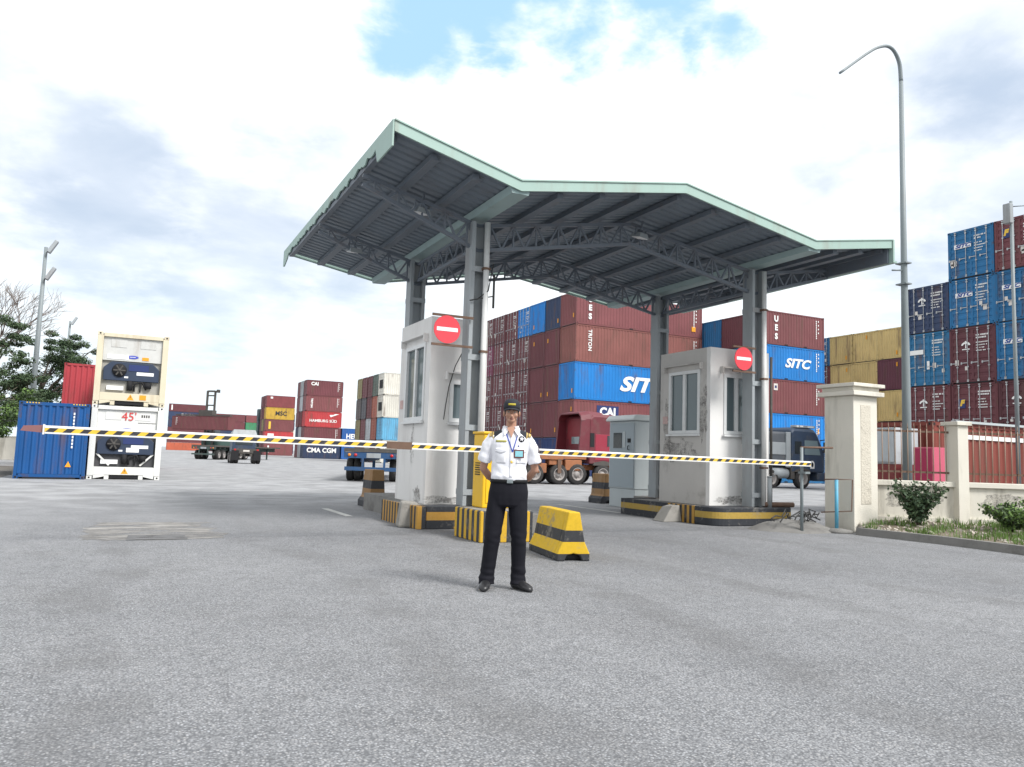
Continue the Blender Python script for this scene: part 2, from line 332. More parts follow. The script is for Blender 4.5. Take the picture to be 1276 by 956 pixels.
# ------------------------------------------------------------------ ground
def ground_material():
    m = bpy.data.materials.new('asphalt'); m.use_nodes = True; t = m.node_tree; t.nodes.clear(); q = NB(t)
    tcn = q.n('ShaderNodeTexCoord'); v = tcn.outputs['Object']; s = q.n('ShaderNodeSeparateXYZ'); t.links.new(v, s.inputs[0])
    big = q.noise(v, .16, 4, .6); mid = q.noise(v, .9, 6, .6); fine = q.noise(v, 34, 6, .8); med = q.noise(v, 9, 5, .7)
    vo = q.n('ShaderNodeTexVoronoi', i_Scale=78.0); t.links.new(v, vo.inputs['Vector'])
    sepc = q.n('ShaderNodeSeparateColor'); t.links.new(vo.outputs['Color'], sepc.inputs[0])
    stone = q.m('MULTIPLY', q.ramp(vo.outputs['Distance'], .25, .60), -1.0); stone = q.m('MULTIPLY', q.m('ADD', stone, 1.0), q.ramp(sepc.outputs[0], .45, 1.0))
    c = q.mix(q.ramp(big, .3, .7), (.182,.187,.196), (.250,.255,.264))
    c = q.mix(q.m('MULTIPLY', q.ramp(mid, .45, .72), .28), c, (.160,.158,.157))
    lane = q.noise(q.mapping(v, (.55, .05, 1)), 1.0, 4, .55)
    c = q.mix(q.m('MULTIPLY', q.ramp(lane, .48, .68), .40), c, (.275,.28,.29))
    clump = q.noise(v, 3.2, 5, .65); f = q.m('ADD', .04, q.m('ADD', q.m('MULTIPLY', fine, .85), q.m('ADD', q.m('MULTIPLY', med, .62), q.m('MULTIPLY', clump, .46)))); cc = q.n('ShaderNodeCombineXYZ')
    for i in range(3): q.put(cc.inputs[i], f)
    c = q.mix(1, c, cc.outputs[0], 'MULTIPLY')
    c = q.mix(q.m('MULTIPLY', stone, .62), c, q.mix(sepc.outputs[1], (.42,.40,.38), (.50,.52,.56)))
    dark = q.m('MULTIPLY', q.ramp(vo.outputs['Distance'], .40, .75), .55)
    c = q.mix(dark, c, (.060,.063,.070))
    wv = q.n('ShaderNodeVectorMath', operation='ADD'); t.links.new(v, wv.inputs[0]); wn = q.n('ShaderNodeTexNoise', i_Scale=.25, i_Detail=2.0); t.links.new(v, wn.inputs['Vector']); wsc = q.n('ShaderNodeVectorMath', operation='SCALE'); t.links.new(wn.outputs['Color'], wsc.inputs[0]); wsc.inputs['Scale'].default_value = 2.2; t.links.new(wsc.outputs[0], wv.inputs[1])
    trk = q.n('ShaderNodeTexWave', wave_type='BANDS', bands_direction='X', i_Scale=.16, i_Distortion=.6, i_Detail=2.0); t.links.new(q.mapping(wv.outputs[0], (1, .12, 1)), trk.inputs['Vector'])
    c = q.mix(q.m('MULTIPLY', q.m('MULTIPLY', q.ramp(trk.outputs[0], .78, .98), q.ramp(mid, .35, .6)), .28), c, (.105,.104,.105))
    ck = q.n('ShaderNodeTexVoronoi', feature='DISTANCE_TO_EDGE', i_Scale=.42); t.links.new(q.mapping(wv.outputs[0], (1, 1, 1)), ck.inputs['Vector'])
    c = q.mix(q.m('MULTIPLY', q.m('MULTIPLY', q.m('SUBTRACT', 1.0, q.ramp(ck.outputs[0], .002, .012)), q.ramp(big, .50, .60)), .22), c, (.06,.06,.062))
    stain = q.noise(v, .55, 5, .7)
    c = q.mix(q.m('MULTIPLY', q.ramp(stain, .60, .74), .14), c, (.075,.073,.070))
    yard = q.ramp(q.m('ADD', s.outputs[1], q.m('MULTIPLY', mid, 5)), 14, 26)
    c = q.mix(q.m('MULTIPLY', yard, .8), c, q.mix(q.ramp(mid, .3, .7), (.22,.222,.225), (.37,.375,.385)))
    bs = q.n('ShaderNodeBsdfPrincipled', i_Roughness=.82); t.links.new(c, bs.inputs['Base Color']); bs.inputs['Specular IOR Level'].default_value = .3
    bn = q.n('ShaderNodeBump', i_Strength=.55, i_Distance=.012)
    hgt = q.m('ADD', q.m('MULTIPLY', fine, .8), q.m('MULTIPLY', vo.outputs['Distance'], -.9))
    t.links.new(hgt, bn.inputs['Height']); t.links.new(bn.outputs[0], bs.inputs['Normal'])
    o = q.n('ShaderNodeOutputMaterial'); t.links.new(bs.outputs[0], o.inputs[0]); return m
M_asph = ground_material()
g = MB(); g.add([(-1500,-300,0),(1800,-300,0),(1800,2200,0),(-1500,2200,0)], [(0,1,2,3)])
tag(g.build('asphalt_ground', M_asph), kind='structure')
def blobsheet(name, x0, x1, y0, y1, z, mat, seed, jag=.12, n=60, kind='structure'):
    rnd = random.Random(seed); pts = []
    per = [(x0+(x1-x0)*i/n, y0) for i in range(n)]+[(x1, y0+(y1-y0)*i/n) for i in range(n)]+[(x1-(x1-x0)*i/n, y1) for i in range(n)]+[(x0, y1-(y1-y0)*i/n) for i in range(n)]
    for i, (x, y) in enumerate(per):
        j = noise.noise(Vector((x*2.1, y*2.1, seed)))*jag+noise.noise(Vector((x*9, y*9, seed)))*jag*.4
        pts.append((x+j, y+j*.9, z))
    m = MB(); m.add(pts, [tuple(range(len(pts)))]); return tag(m.build(name, mat), kind=kind)
M_patch = pmat('worn_pale_patch', (.285,.275,.26), .9, .9, 5, .95, (.205,.203,.20), 1.6, bump=.5, coords='Object')
M_patchd = pmat('dark_tar_patch', (.15,.15,.152), .9, .4, 6, .3, (.2,.2,.2), 3, bump=.5)
def feather(m, sx, sy, lo, hi):          # worn-through cover: the sheet breaks up into islands of wear
    t = m.node_tree; q = NB(t); bs = next(n for n in t.nodes if n.type == 'BSDF_PRINCIPLED'); o = next(n for n in t.nodes if n.type == 'OUTPUT_MATERIAL')
    tcn = q.n('ShaderNodeTexCoord'); nz = q.noise(q.mapping(tcn.outputs['Object'], (sx, sy, 1)), 1.0, 8, .68)
    tr = q.n('ShaderNodeBsdfTransparent'); mx = q.n('ShaderNodeMixShader'); q.put(mx.inputs[0], q.ramp(nz, lo, hi)); t.links.new(tr.outputs[0], mx.inputs[1]); t.links.new(bs.outputs[0], mx.inputs[2]); t.links.new(mx.outputs[0], o.inputs[0])
feather(M_patch, 1.1, 3.2, .34, .62); feather(M_patchd, 2, 3, .3, .5)
blobsheet('concrete_patch', -.35, 1.3, 11.6, 14.2, .004, M_patch, 3, .3)
blobsheet('tar_patch', .12, .85, 11.55, 12.15, .008, M_patchd, 7, .05)
M_line = pmat('worn_road_paint', (.48,.48,.46), .8, .3, 6, .75, (.2,.2,.2), 5)
def mark(x0, x1, y0, y1, z=.004): 
    m = MB(); m.add([(x0,y0,z),(x1,y0,z),(x1,y1,z),(x0,y1,z)], [(0,1,2,3)]); tag(m.build('lane_marking', M_line), kind='structure')
mark(3.95, 4.10, 15.2, 17.3); mark(10.75, 10.9, 15.9, 18.9)
# ------------------------------------------------------------------ gate canopy
YF, YB = 11.1, 18.65                      # front and back roof edges
PROF = [(3.32, 6.16), (5.5, 5.62), (8.85, 6.20), (12.12, 5.64), (14.36, 6.0)]   # underside zigzag
canopy = empty('gate_canopy', (0, 0, 0), 0, 'large zigzag steel canopy with mint green edging standing over the gate lanes', 'canopy')
def zroof(x):
    for (x0, z0), (x1, z1) in zip(PROF, PROF[1:]):
        if x <= x1: return z0+(z1-z0)*(x-x0)/(x1-x0)
    return PROF[-1][1]
ys = []; y = YF
while y < YB-.01:
    for dy, dz in ((0, 0), (.11, 0), (.135, .028), (.18, .028), (.205, 0)):
        if y+dy < YB: ys.append((y+dy, dz))
    y += .205
for (x0, z0), (x1, z1) in zip(PROF, PROF[1:]):
    m = MB()
    top = []; N = len(ys)
    vs = [(x, yy, z+dz) for x, z in ((x0, z0), (x1, z1)) for yy, dz in ys]+[(x, yy, z+dz+.012) for x, z in ((x0, z0), (x1, z1)) for yy, dz in ys]
    fs = []
    for i in range(N-1):
        fs.append((i, i+1, N+i+1, N+i)); fs.append((2*N+i, 3*N+i, 3*N+i+1, 2*N+i+1))
    for a in (0, N):
        for i in range(N-1): fs.append((a+i, 2*N+a+i, 2*N+a+i+1, a+i+1))
    fs += [(0, N, 3*N, 2*N), (N-1, 3*N-1, 4*N-1, 2*N-1)]
    m.add(vs, fs); m.build('roof_sheet', M_sheet, canopy)
# front fascia: one strip folded along the zigzag, with a lip
m = MB()
for (x0, z0), (x1, z1) in zip(PROF, PROF[1:]):
    m.hexa([(x0,YF-.035,z0-.045),(x1,YF-.035,z1-.045),(x1,YF-.002,z1-.045),(x0,YF-.002,z0-.045)], [(x0,YF-.035,z0+.12),(x1,YF-.035,z1+.12),(x1,YF-.002,z1+.12),(x0,YF-.002,z0+.12)])
    m.hexa([(x0,YF-.055,z0+.122),(x1,YF-.055,z1+.122),(x1,YF+.16,z1+.122),(x0,YF+.16,z0+.122)], [(x0,YF-.055,z0+.145),(x1,YF-.055,z1+.145),(x1,YF+.16,z1+.145),(x0,YF+.16,z0+.145)])
m.build('front_fascia', M_mint, canopy)
m = MB()                                   # back fascia
for (x0, z0), (x1, z1) in zip(PROF, PROF[1:]):
    m.hexa([(x0,YB+.002,z0-.06),(x1,YB+.002,z1-.06),(x1,YB+.035,z1-.06),(x0,YB+.035,z0-.06)], [(x0,YB+.002,z0+.06),(x1,YB+.002,z1+.06),(x1,YB+.035,z1+.06),(x0,YB+.035,z0+.06)])
m.build('back_fascia', M_mint, canopy)
rnd = random.Random(5)                     # left verge fascia, torn along its lower edge
xs = PROF[0][0]; zt = PROF[0][1]+.14; m = MB(); pts = []; yy = YF-.03
while yy < YB:
    d = .42 if yy < YF+.75 else (.19+rnd.uniform(-.05, .04))
    pts.append((yy, zt-d)); 
    if abs(yy-(YF+.75)) < .06: pts.append((yy+.005, zt-.17))
    yy += rnd.uniform(.06, .16) if yy >= YF+.75 else .1
pts.append((YB, zt-.30)); pts.append((YB+.35, zt-.42)); pts.append((YB+.45, zt-.40))
for (ya, za), (yb, zb) in zip(pts, pts[1:]):
    m.hexa([(xs-.03,ya,za),(xs-.004,ya,za),(xs-.004,yb,zb),(xs-.03,yb,zb)], [(xs-.03,ya,zt),(xs-.004,ya,zt),(xs-.004,yb,zt),(xs-.03,yb,zt)])
m.build('left_fascia', M_mint, canopy)
m = MB(); xe = PROF[-1][0]; ze = PROF[-1][1]
m.box(xe+.004, xe+.05, YF-.06, YB, ze-.36, ze+.14); m.box(xe+.052, xe+.12, YF-.06, YB, ze-.36, ze-.32)
m.build('right_fascia', M_mint, canopy)
m = MB(); m.box(xe-.05, xe+.001, YF+.05, YB-.01, ze-.355, ze-.06); m.build('eave_shade_sheet', M_truss, canopy)  # dark sheet added so the inner fascia looks shaded instead of lit
# purlins along Y
bays = [(0, 2), (1, 3), (2, 3), (3, 2)]
for bi, n in bays:
    (x0, z0), (x1, z1) = PROF[bi], PROF[bi+1]
    for k in range(1, n+1):
        t = k/(n+1); x = x0+(x1-x0)*t; z = z0+(z1-z0)*t
        m = MB(); m.box(x-.055, x+.055, YF+.16, YB-.06, z-.105, z-.012); m.box(x+.056, x+.10, YF+.16, YB-.06, z-.105, z-.09)
        m.build('purlin', M_truss, canopy)
for i in (1, 3):                           # valley gutters
    x, z = PROF[i]; m = MB(); m.prism([(x-.19, z+.03), (x-.15, z-.085), (x+.15, z-.085), (x+.19, z+.03)], 'y', YF+.01, YB-.01); m.build('valley_gutter', M_gutter, canopy)
for i in (0, 2, 4):
    x, z = PROF[i]; m = MB()
    xx = x+(.06 if i == 0 else (-.06 if i == 4 else 0)); m.box(xx-.05, xx+.05, YF+.16, YB-.06, z-.12, z-.03); m.build('ridge_beam', M_truss, canopy)
def skew(o):                              # the rear edge runs at an angle: deepest at the left end
    for v in o.data.vertices:
        x = v.co.x; k = 1.0*((9-min(x, 9))/5.7)**1.7-.28*max(0, x-9)/3.1
        v.co.y += k*max(0, (v.co.y-YF)/(YB-YF))
for o in list(canopy.children): skew(o)
# trusses along X at both column rows
def truss(y):
    m = MB(); n = {0: 5, 1: 7, 2: 7, 3: 5}
    for bi in range(4):
        (x0, z0), (x1, z1) = PROF[bi], PROF[bi+1]
        dep = [.30, .42, .42, .30]
        d0, d1 = [(.16, .46), (.46, .40), (.40, .46), (.46, .16)][bi]
        T0, T1 = Vector((x0, y, z0-.19)), Vector((x1, y, z1-.19)); B0, B1 = Vector((x0, y, z0-.19-d0)), Vector((x1, y, z1-.19-d1))
        m.bar(T0, T1, .07, .06); m.bar(B0, B1, .07, .06)
        k = n[bi]
        for j in range(k):
            a, c = j/k, (j+1)/k
            m.bar(B0.lerp(B1, a), T0.lerp(T1, (a+c)/2), .035, .035); m.bar(T0.lerp(T1, (a+c)/2), B0.lerp(B1, c), .035, .035)
            m.bar(B0.lerp(B1, (a+c)/2), T0.lerp(T1, (a+c)/2), .03, .03)
    return m
for y in (12.8, 16.15): truss(y).build('roof_truss', M_truss, canopy)
# truss beams along Y tying the two column rows together under the valleys
for x in (5.5, 12.12):
    m = MB(); z = zroof(x)-.17; d = .42
    m.bar((x, 12.9, z-.05), (x, 16.05, z-.05), .06, .06); m.bar((x, 12.9, z-d), (x, 16.05, z-d), .06, .06)
    for j in range(6):
        a = 12.9+3.15*j/6; c = 12.9+3.15*(j+1)/6
        m.bar((x, a, z-d), (x, (a+c)/2, z-.05), .03, .03); m.bar((x, (a+c)/2, z-.05), (x, c, z-d), .03, .03)
    m.build('tie_truss', M_truss, canopy)
for cx in (5.5, 12.12):                    # laced steel columns: two channels with batten plates
    for cy in (12.8, 16.15):
        m = MB(); zt = zroof(cx)-.15
        for sx in (-1, 1):
            x = cx+sx*.135
            m.box(x-.035, x+.035, cy-.15, cy+.15, .36, zt)
        m.box(cx-.099, cx+.099, cy-.02, cy+.02, .36, zt)
        m.build('column', M_steelgrey, canopy)
        for z in (.62, 1.75, 3.0, 4.6):
            for ya in (cy-.162, cy+.151): m = MB(); m.box(cx-.175, cx+.175, ya, ya+.011, z-.05, z+.05); m.build('batten_plate', M_steelgrey, canopy)
        m = MB(); m.box(cx-.24, cx+.24, cy-.22, cy+.22, .342, .362); m.build('base_plate', M_rust, canopy)
for cx, s in ((5.5, 1), (12.12, 1)):
    x = cx+.06
    m = MB(); m.tube([(x+.03, 12.575, .40), (x+.03, 12.575, 5.45)], .052, 14); m.build('drain_pipe', M_pvc, canopy)
    for z in (1.2, 3.1, 4.6): m = MB(); m.box(x-.035, x+.095, 12.515, 12.64, z-.02, z+.02); m.build('pipe_clamp', M_rust, canopy)
m = MB(); m.tube([(12.46, 12.62, .36), (12.46, 12.62, 3.6)], .028, 10); m.build('conduit', M_chassis, canopy)
m = MB(); m.tube([(12.3, 12.50, .36), (12.3, 12.50, 1.0)], .05, 12); m.tube([(12.3,12.5,1.0),(12.3,12.5,1.03)], .055, 12); m.build('pipe_stub', M_steelgrey, canopy)
m = MB(); m.tube([(5.46, 12.60, 4.05), (5.62, 12.52, 4.2), (5.72, 12.56, 4.7)], .012, 6); m.tube([(5.30, 12.6, 4.0), (5.75, 12.55, 4.12)], .012, 6); m.tube([(5.74,12.55,3.9),(5.74,12.55,4.5)], .022, 8); m.build('cable_tie', M_cable, canopy)
# hanging lamps
def lamp(x, y, z, label, rz):
    r = empty('canopy_lamp', (x, y, z), rz, label, 'lamp', 'flood lamps under the canopy roof')
    m = MB(); m.hexa([(-.15,-.12,0),(.15,-.12,0),(.15,.12,.0),(-.15,.12,.0)], [(-.12,-.09,.09),(.12,-.09,.09),(.12,.09,.09),(-.12,.09,.09)]); m.build('lamp_housing', M_steelgrey, r)
    m = MB(); m.box(-.13, .13, -.10, .10, -.012, -.001); m.build('lens', M_signwhite, r)
    m = MB(); m.bar((-.16,0,.03),(-.16,0,.16),.02,.03); m.bar((.16,0,.03),(.16,0,.16),.02,.03); m.box(-.17,.17,-.015,.015,.16,.18); m.bar((0,0,.18),(0,0,.34),.03,.03); m.build('bracket', M_truss, r)
    r.rotation_euler = (R(12), 0, rz)
lamp(4.42, 12.9, 5.52, 'small white flood lamp under the left roof wing, nearest the front edge', .4)
lamp(4.1, 16.2, 5.50, 'small flood lamp at the rear of the left roof wing', .2)
lamp(9.0, 12.7, 5.74, 'small flood lamp under the middle ridge of the canopy', .3)

# ------------------------------------------------------------------ islands
isl = empty('booth_island', (0, 0, 0), 0, 'raised traffic island with black and ochre stripes under the left booth', 'traffic island', 'traffic islands')
m = MB(); m.box(4.50, 6.2, 12.9, 14.5, 0, .36); m.box(4.86, 6.2, 14.501, 17.2, 0, .36); m.build('concrete_base', M_conc2, isl)
m = MB(); m.box(0, .93, 0, .40, 0, .385); m.build('striped_front', M_hstripe, isl, (4.62, 12.495, 0), bevel=.012)
m = MB(); m.box(0, .05, 0, 1.6, 0, .378); m.build('striped_side', M_vstripe, isl, (4.448, 12.9, 0))
m = MB(); m.box(0, .16, 0, .4, 0, .382); m.build('striped_corner', M_vstripe, isl, (4.455, 12.495, 0), bevel=.01)
blk = empty('barrier_plinth', (4.70, 10.45, 0), 0, 'black and yellow vertically striped concrete plinth under the yellow barrier cabinet', 'plinth')
m = MB(); m.box(0, .86, 0, 1.0, 0, .455); m.build('striped_block', M_vstripe2, blk, bevel=.015)
m = MB(); m.box(.02, .84, .02, .98, .456, .464); m.build('concrete_top', M_conc, blk)
m = MB(); m.box(5.3, 6.2, 11.47, 12.9, 0, .34); tag(m.build('concrete_slab', M_conc2, None, bevel=.02), 'low grey concrete slab between the striped plinth and the booth', 'slab')
m = MB(); rr = random.Random(2)
m.hexa([(-.2,-.13,0),(.2,-.17,0),(.21,.17,0),(-.16,.16,0)], [(-.13,-.08,.44),(.17,-.12,.42),(.18,.13,.44),(-.1,.13,.45)])
st = m.build('concrete_block', M_conc, None, (4.44, 12.98, 0), bevel=.04); tag(st, 'rough broken concrete block leaning at the corner of the left booth island', 'block')
# right island with a rounded nose
isr = empty('booth_island', (0, 0, 0), 0, 'raised traffic island with rounded black and yellow nose under the right booth', 'traffic island', 'traffic islands')
def nose(x0, x1, y0, y1, r, n=8):
    P = []
    for cx, cy, a0 in ((x0+r, y0+r, 180), (x1-r, y0+r, 270)):
        for k in range(n+1): a = R(a0+90*k/n); P.append((cx+r*math.cos(a), cy+r*math.sin(a)))
    return P+[(x1, y1), (x0, y1)]
m = MB(); m.prism(nose(10.72, 13.0, 12.38, 13.02, .36), 'z', 0, .375); m.build('striped_nose', M_hstripe2, isr, bevel=.02)
m = MB(); m.prism([(10.78, 13.022), (12.95, 13.022), (12.95, 17.2), (12.0, 17.0), (11.75, 15.75), (10.78, 15.7)], 'z', 0, .355); m.build('concrete_base', M_conc2, isr)
m = MB(); m.box(0, .05, 0, .95, 0, .372); m.build('striped_side', M_vstripe, isr, (10.727, 13.03, 0))
m = MB(); m.box(0, .06, 0, 1.72, 0, .37); m.build('striped_side', M_hstripe2, isr, (10.72, 13.985, 0)); m = MB(); m.box(0, .96, 0, .06, 0, .37); m.build('striped_side', M_hstripe2, isr, (10.781, 15.706, 0))
m = MB(); m.hexa([(0,-.15,0),(.5,-.14,0),(.5,.3,0),(.05,.3,0)], [(.3,-.05,.33),(.5,-.06,.35),(.5,.3,.35),(.3,.3,.3)]); m.build('concrete_chunk', M_conc, None, (10.22, 13.55, 0), bevel=.02)
tag(bpy.data.objects['concrete_chunk'], 'sloping grey concrete chunk against the side of the right booth island', 'block')
m = MB(); m.tube([(12.2, 12.55, .43), (12.95, 12.48, .43)], .055, 14, cap=True); tag(m.build('steel_pipe', M_rust), 'short rusty pipe lying on the nose of the right island', 'pipe')
rr = random.Random(8)
# ------------------------------------------------------------------ booths
def hood(m, x0, x1, z, y, proj=.10):     # little rain ledge over an opening on a -Y face
    m.box(x0, x1, y-proj, y-.002, z, z+.05); m.box(x0, x0+.04, y-proj, y-.002, z-.13, z-.002); m.box(x1-.04, x1, y-proj, y-.002, z-.13, z-.002)
def booth(name, X, Y, w, d, z0, z1, label, wins, M_wall=M_wall, M_wallf=M_wall):
    r = empty(name, (X, Y, z0), 0, label, 'guard booth', 'guard booths'); H = z1-z0
    T = .12
    def wallrun(face, L, opens, nm):
        m = MB()
        # local run coordinate s along wall, openings (s0,s1,za,zb)
        def bx(s0, s1, za, zb, t0=0, t1=T):
            if s1-s0 < 1e-4 or zb-za < 1e-4: return
            if face == 'front': m.box(s0, s1, t0, t1, za, zb)
            elif face == 'left': m.box(t0, t1, s0, s1, za, zb)
            elif face == 'right': m.box(w-t1, w-t0, s0, s1, za, zb)
            else: m.box(s0, s1, d-t1, d-t0, za, zb)
        cur = 0
        lo, hi = (0, L) if face in ('front', 'back') else (T, L-T)
        cur = lo
        for s0, s1, za, zb in sorted(opens):
            bx(cur, s0, 0, H); bx(s0, s1, 0, za); bx(s0, s1, zb, H); cur = s1
        bx(cur, hi, 0, H)
        m.build('wall', M_wallf if face == 'front' else M_wall, r)
    wallrun('front', w, wins.get('front', []), 'front'); wallrun('left', d, wins.get('left', []), 'left')
    wallrun('right', d, [], 'right'); wallrun('back', w, [], 'back')
    m = MB(); m.box(T, w-T, T, d-T, 0, .04); m.box(T, w-T, T, d-T, H-.14, H-.08); m.build('floor_and_roof_slab', M_conc, r)
    for face in ('front', 'left'):
        for (s0, s1, za, zb) in wins.get(face, []):
            def put(m, a, c, t0, t1, zlo, zhi):
                if face == 'front': m.box(a, c, t0, t1, zlo, zhi)
                else: m.box(t0, t1, a, c, zlo, zhi)
            g = .003; fw = .075
            f = MB(); put(f, s0+g, s0+fw, -.02, .09, za+g, zb-g); put(f, s1-fw, s1-g, -.02, .09, za+g, zb-g); put(f, s0+fw, s1-fw, -.02, .09, za+g, za+fw); put(f, s0+fw, s1-fw, -.02, .09, zb-fw, zb-g)
            mid = (s0+s1)/2
            if s1-s0 > .7: put(f, mid-.045, mid+.045, -.012, .07, za+fw, zb-fw)
            wn = f.build('window', M_upvc, r)
            p = MB(); put(p, s0+fw, s1-fw, .03, .036, za+fw, zb-fw); p.build('pane', M_glass, wn)
            s_ = MB(); put(s_, s0-.03, s1+.03, -.07, -.021, za-.05, za-.004); s_.build('sill', M_upvc, wn)
            hd = MB(); put(hd, s0-.10, s1+.10, -.10, -.002, zb+.12, zb+.15); put(hd, s0-.10, s0-.07, -.10, -.002, zb+.0, zb+.118); put(hd, s1+.07, s1+.10, -.10, -.002, zb+.0, zb+.118); hd.build('rain_ledge', M_wall, r)
            cu = MB(); put(cu, s0+fw, s0+fw+(s1-s0)*.28, .12, .125, za+fw, zb-fw); cu.build('curtain', M_kiosk, wn)
    return r
bl_ = booth('guard_booth', 4.91, 13.42, 1.14, 1.72, .36, 3.80, 'tall white rendered guard booth beside the left lane under a no entry sign', {'front': [(.40, .92, 1.50, 2.28)], 'left': [(.24, 1.36, 1.52, 2.98)]})
br_ = booth('guard_booth', 11.24, 13.16, 1.68, 1.75, .36, 3.78, 'stained off-white guard booth on the right island with mould below its window', {'front': [(.37, 1.10, 1.54, 2.86)], 'left': [(.33, 1.42, 1.54, 2.96)]}, M_wall2)  # grimy render on the other walls; front kept lighter to read as the lit side
# mould and stains are real marks with their own outline
def splat(name, parent, face, s, z, rs, rz, mat, seed, n=46, off=.004):
    m = MB(); pts = []
    for k in range(n):
        a = 2*math.pi*k/n; j = .72+.5*noise.noise(Vector((math.cos(a)*2.2, math.sin(a)*2.2, seed*3.7)))+.25*noise.noise(Vector((math.cos(a)*7, math.sin(a)*7, seed)))
        u, v = s+rs*j*math.cos(a), z+rz*j*math.sin(a)
        pts.append((-off, u, v) if face == 'left' else (u, -off, v))
    m.add(pts, [tuple(range(n))]); return m.build(name, mat, parent)
def mould_mat():
    m = bpy.data.materials.new('mould'); m.use_nodes = True; t = m.node_tree; t.nodes.clear(); q = NB(t)
    tcn = q.n('ShaderNodeTexCoord'); nz = q.m('ADD', q.m('MULTIPLY', q.noise(tcn.outputs['Object'], 3.5, 9, .75), .55), q.m('MULTIPLY', q.noise(tcn.outputs['Object'], 22, 8, .8), .45))
    bs = q.n('ShaderNodeBsdfPrincipled', i_Roughness=.95); bs.inputs['Base Color'].default_value = (.24,.23,.22,1)
    tr = q.n('ShaderNodeBsdfTransparent'); mx = q.n('ShaderNodeMixShader')
    q.put(mx.inputs[0], q.m('MULTIPLY', q.ramp(nz, .42, .62), .7)); t.links.new(tr.outputs[0], mx.inputs[1]); t.links.new(bs.outputs[0], mx.inputs[2])
    o = q.n('ShaderNodeOutputMaterial'); t.links.new(mx.outputs[0], o.inputs[0]); return m
M_mould = mould_mat()
splat('mould_stain', br_, 'left', .92, 1.16, .80, .34, M_mould, 1); splat('mould_stain', br_, 'left', .22, 2.0, .16, .8, M_mould, 2)
splat('mould_stain', br_, 'left', 1.45, 1.6, .22, .8, M_mould, 5, off=.006); None
splat('mould_stain', bl_, 'left', .80, 1.05, .16, .45, M_mould, 3); splat('mould_stain', bl_, 'left', .45, .1, .25, .22, M_mould, 4)
splat('mould_stain', br_, 'front', .6, .12, .55, .14, M_mould, 6); splat('mould_stain', bl_, 'front', .4, .08, .5, .1, M_mould, 8)
for pr in (bl_, br_):                     # small faded red notices by the windows
    m = MB(); m.box(-.008, -.002, 1.46, 1.64, 1.78, 1.95); n_ = m.build('notice', pmat('faded_notice', (.52,.36,.34), .7, .5, 12, .5, (.6,.58,.55), 14), pr)
m = MB(); m.tube([(5.46, 13.0, 3.3), (5.36, 13.3, 2.9), (5.28, 13.39, 2.5), (5.22, 13.36, 2.15), (5.2, 13.38, 1.9)], .009, 6); tag(m.build('loose_cable', M_cable), 'thin grey cable sagging across the front of the left booth', 'cable')
# ------------------------------------------------------------------ no entry signs
def sign(cx, y, cz, rad, xr, label, rz=0):
    r = empty('no_entry_sign', (cx, y, cz), rz, label, 'road sign', 'no entry signs')
    m = MB(); m.smooth = False
    n = 48
    m.prism([(rad*math.cos(2*math.pi*k/n), rad*math.sin(2*math.pi*k/n)) for k in range(n)], 'y', -.008, .008); m.build('disc', M_signred, r)
    m = MB(); m.box(-rad*.80, rad*.80, -.013, -.009, -rad*.14, rad*.14); m.build('white_bar', M_signwhite, r)
    for z in (rad*1.02, -rad*1.10): m = MB(); m.box(-rad*1.1, xr, .012, .045, z-.02, z+.02); m.build('bracket', M_rust, r)
    return r
sign(4.88, 12.56, 3.43, .245, .50, 'round red no entry sign mounted on the column in front of the left booth')
sign(11.62, 12.56, 3.49, .245, .36, 'round red no entry sign mounted on the column in front of the right booth')
# ------------------------------------------------------------------ boom barrier
bb = empty('boom_barrier', (4.93, 10.93, .465), 0, 'yellow boom barrier with a long black and yellow striped arm across both lanes', 'boom barrier')
m = MB(); m.box(0, .72, 0, .40, 0, 1.13); m.build('cabinet', M_cabyel, bb, bevel=.02)
m = MB(); m.box(.05, .67, -.012, -.002, .08, 1.0); m.build('door', M_cabyel, bb, bevel=.004)
m = MB(); m.box(-.02, .74, -.02, .42, 1.132, 1.17); m.build('cabinet_lid', M_cabyel, bb, bevel=.01)
m = MB()
for k in range(6): m.box(-.008, -.002, .12, .30, .50+k*.035, .515+k*.035)
m.build('vent', M_dark, bb)
# arm: slightly sloping square tube
arm = empty('arm', (0, 0, 0)); arm.parent = bb; arm.location = (0, -.085, .90)
xL, xR = -5.80, 6.75
def seg(nm, x0, x1, z0, z1, y0, y1, mat):
    m = MB(); m.box(x0, x1, y0, y1, z0, z1); o = m.build(nm, mat, arm); return o
seg('striped_face', xL, xR, -.036, .014, -.03, .03, M_boom); seg('white_top_edge', xL, xR, .0145, .042, -.032, .032, M_signwhite); seg('lower_rail', xL, xR, -.056, -.0365, -.034, .034, M_pvc)
seg('rusty_sleeve', -1.58, -1.20, -.060, .046, -.037, .037, M_rust); m = MB(); m.box(xL-.02, xL-.002, -.04, .04, -.066, .055); m.build('end_cap', M_pvc, arm)
m = MB(); m.prism([(xL-.25, -.03), (xL-.02, -.045), (xL-.02, .045), (xL-.22, .03)], 'y', -.012, .012); m.build('reflector_tail', pmat('dull_red_reflector', (.22,.10,.10), .6, .3, 6), arm)
m = MB(); m.tube([(xR-.012, .036, .02), (xR+.012, .036, .02)], .01, 8); m.box(xR+.001, xR+.015, -.036, .036, -.062, .046); m.build('end_cap', M_steelgrey, arm)
arm.rotation_euler = (0, R(.42), 0)
m = MB(); m.tube([(.30, -.125, .9), (.30, -.004, .9)], .06, 16); m.build('pivot_hub', M_chassis, bb)
